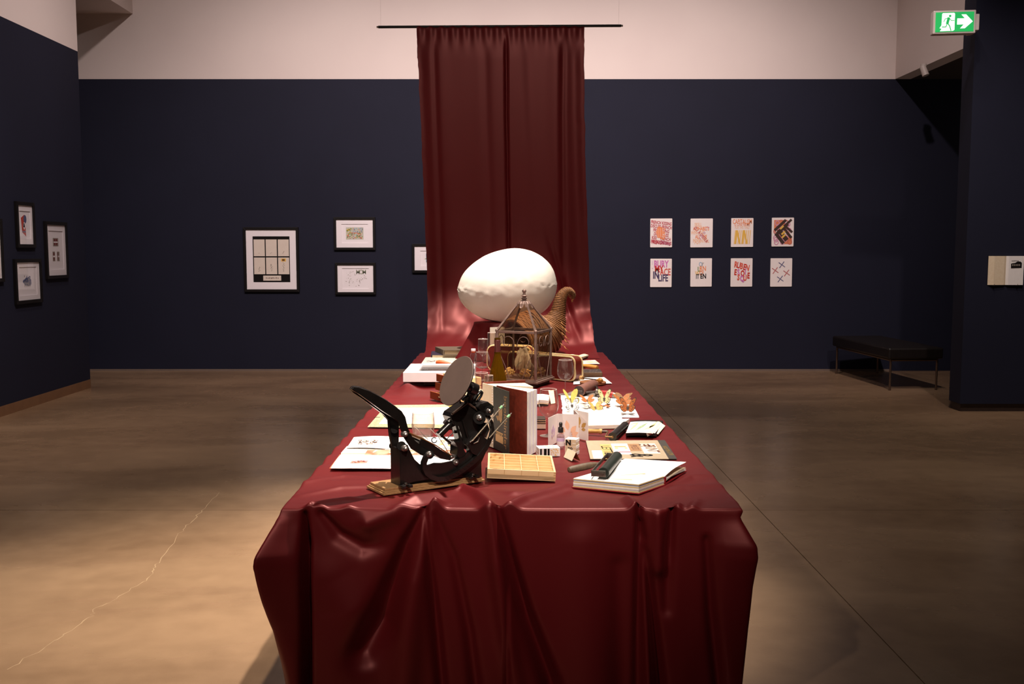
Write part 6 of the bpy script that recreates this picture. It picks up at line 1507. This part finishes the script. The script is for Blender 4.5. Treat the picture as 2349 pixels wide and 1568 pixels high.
def clump(label, name, c, r, m, n, cat):
    mb = MB()
    for k in range(n):
        d = V((R.gauss(0, 1), R.gauss(0, 1), R.gauss(0, .7))).normalized(); p = c+V((0, 0, r*.9))+V((d.x*r*.75, d.y*r*.75, d.z*r*.7)); X = d.orthogonal().normalized(); Mq = frame(p, X, d) @ RZ(R.uniform(0, 6))
        pts_ = []
        for i in range(5): pts_.append((r*.5*(i/4-.5), r*.1*math.sin(i*1.8+k), r*.18*math.sin(i*1.3)))
        mb.tube(pts_, [.3, 1, 1.2, 1, .3], m=0, M=Mq, sec=[(-r*.05, -r*.25), (r*.07, 0), (-r*.05, r*.25), (-r*.08, 0)], up=(0, 0, 1))
    o = mb.build(name, m, None, at=c); tag(o, label, cat)
clump('crumpled cream dried flower at the left inside the lantern', 'dried_flower', inl(-.085, -.03), .034, mat('cream_petal', (232, 202, 140), .8, col2=(206, 168, 104), scale=40), 34, 'flower')
clump('rusty dried seed head at the right inside the lantern', 'dried_seedpod', inl(.09, -.02), .030, mat('rust_petal', (128, 78, 44), .8, col2=(150, 104, 66), scale=40), 34, 'flower')
clump('tan dried pod at the far right inside the lantern', 'seed_pod', inl(.085, .07), .034, mat('tan_petal', (170, 140, 100), .8, col2=(140, 110, 76), scale=40), 34, 'pod')
p0, p1 = inl(.085, -.118, .003), inl(.112, -.03, .16); o = MB().tube([p0, (p0+p1)/2+V((.006, 0, .004)), p1], [.0035, .003, .002], 8).build('twig', IRON, None, at=p0); tag(o, 'thin dark twig leaning inside the lantern', 'twig')
o = MB().tube([inl(.055, .06, .0), inl(.06, .06, .09), inl(.052, .06, .16)], [.015, .014, .003], 10).build('bone_shard', BONE, None, at=inl(.055, .06)); tag(o, 'pointed white bone shard at the right inside the lantern', 'bone')

# wicker horn of plenty behind the lantern
Yc = 7.26
ctr = [(1188, 799, .168), (1202, 793, .180), (1218, 787, .186), (1234, 783, .182), (1250, 777, .160), (1264, 766, .120), (1274, 750, .080), (1280, 733, .056), (1283, 714, .048), (1286, 697, .042), (1291, 684, .036), (1298, 674, .030), (1306, 669, .024), (1313, 671, .019), (1316, 677, .015), (1315, 684, .010)]
WICK = mat('brown_wicker', (132, 86, 44), .7, col2=(92, 56, 26), scale=60, bump=.8, bscale=120)
pts_ = [D(a, b, Yc+.012*k-(.02 if k < 3 else 0)*(3-k)) for k, (a, b, r) in enumerate(ctr)]; rad_ = [c[2]*1.02 for c in ctr]
pts_[0] = pts_[0]+V((0, 0, 0))
tt_ = np.linspace(0, len(pts_)-1, 70); fine = [V([float(np.interp(s, range(len(pts_)), [p[i] for p in pts_])) for i in range(3)]) for s in tt_]; fr_ = [float(np.interp(s, range(len(pts_)), rad_)) for s in tt_]
zmin = min(p.z-r for p, r in zip(fine[:30], fr_[:30]))
fine = [p+V((0, 0, max(0, TZ+.005-zmin)*(1 if i < 40 else max(0, 1-(i-40)/20)))) for i, p in enumerate(fine)]
t = thing('wicker_horn', 'brown wicker horn basket with curled tip behind the lantern', 'basket', V((fine[20].x, fine[20].y, TZ)))
mb = MB(); mb.tube(fine, [r*.96 for r in fr_], 28); mb.f = mb.f[:-2]; mb.m = mb.m[:-2]; mb.sm = mb.sm[:-2]; mb.build('body', WICK, t)
mb = MB()
for i in range(1, len(fine)-1):
    tg = (fine[i+1]-fine[i-1]).normalized(); u = tg.orthogonal().normalized(); v = tg.cross(u); r = fr_[i]; n = 26 if r > .03 else 10
    mb.tube([fine[i]+(u*math.cos(2*PI*k/n)+v*math.sin(2*PI*k/n))*r*(1+.02*((k+i) % 2)) for k in range(n)], max(.0028, min(.0075, r*.06)), 5, 0, None, closed=True)
o = mb.build('woven_strands', WICK, t); o['kind'] = 'stuff'
tg = (fine[1]-fine[0]).normalized(); u = tg.orthogonal().normalized(); v = tg.cross(u)
MB().tube([fine[0]+(u*math.cos(2*PI*k/40)+v*math.sin(2*PI*k/40))*fr_[0]*1.0 for k in range(40)], .014, 8, 0, None, closed=True).build('rim', WICK, t)
mb = MB()
for k in range(14):
    p = D(1316+R.uniform(-14, 2), 684+R.uniform(-10, 8), Yc+.18); 
for (pts2) in ([(1302, 673), (1306, 679), (1310, 684)], [(1316, 684), (1312, 689), (1313, 692)]): mb.tube([D(a, b, Yc+.18) for a, b in pts2], .006, 6)
for k in range(8):
    a_ = 1272+R.uniform(0, 12); b2_ = 738+k*8; mb.tube([D(a_+12, b2_, Yc-.16), D(a_+16, b2_+5, Yc-.17), D(a_+22, b2_+9, Yc-.14)], .0025, 5)
o = mb.build('loose_ends', mat('straw_ends', (176, 124, 66), .7, col2=(150, 100, 50), scale=60), t); o['kind'] = 'stuff'

# the egg on its draped plinth
YE = 7.66
pt, nU = [], 72
cE = D(1160, 657, YE); s_e = cE.y/F
zp = D(1160, 737, YE).z
nv_ = 40
Vv, Uu = np.meshgrid(np.linspace(0, 1, nv_), np.linspace(0, 2*PI, nU+1), indexing='ij')
rad0 = .205+.02*np.cos(2*Uu); rr2 = np.where(Vv < .3, rad0*np.sqrt(Vv/.3), rad0+(Vv-.3)/.7*(.09+.05*np.cos(Uu*7+1)+.03*np.cos(Uu*13)))
zz2 = np.where(Vv < .3, zp, zp-(zp-TZ-.002)*((Vv-.3)/.7)**.9)
zz2 = np.where(Vv < .3, zp-.004*(Vv/.3)**6, zz2)
cx_ = cE.x-.02
pl_ = grid_mesh('plinth_cover', cx_+rr2*np.cos(Uu), YE+.0+rr2*np.sin(Uu)*.6, zz2, SATIN)
tag(pl_, 'small plinth draped in dark red satin under the white egg', 'plinth')
def egg_mesh():
    bm = bmesh.new(); bmesh.ops.create_uvsphere(bm, u_segments=96, v_segments=64, radius=1)
    a_ = 113.5*s_e; b_ = 84.5*s_e
    for v in bm.verts:
        x, y, z = v.co                             # long axis along z here
        k = 1-.13*z-.02*z*z                        # blunter at the +x end once turned
        n_ = noise.noise(V((x*2.2, y*2.2, z*2.2)))*.010+noise.noise(V((x*6, y*6, z*6)))*.004
        # puckered plaster seam around the middle
        sm = math.exp(-((y*.9+.10*math.sin(z*5)+.02)/.07)**2)*(noise.noise(V((x*13, y*16, z*9)))*.03+.004)
        r_ = 1+n_+sm
        v.co = V((-z*a_*r_*1.0, x*b_*(2-k if False else (1-.10*z))*r_, y*b_*(1-.10*z)*r_))
    bmesh.ops.recalc_face_normals(bm, faces=bm.faces[:])
    return bm
EGG = mat('white_plaster', (236, 228, 218), .6, spec=.3, col2=(228, 218, 206), scale=7, bump=.25, bscale=26, detail=8)
bm = egg_mesh(); mb = MB(); mb.addbm(bm, 0, TR(cE) @ Matrix.Rotation(math.radians(-7), 4, 'Y') @ TR((.012, 0, 0)), True)
o = mb.build('egg', EGG, None, at=cE); tag(o, 'giant white plaster egg resting at the far end of the table', 'egg')
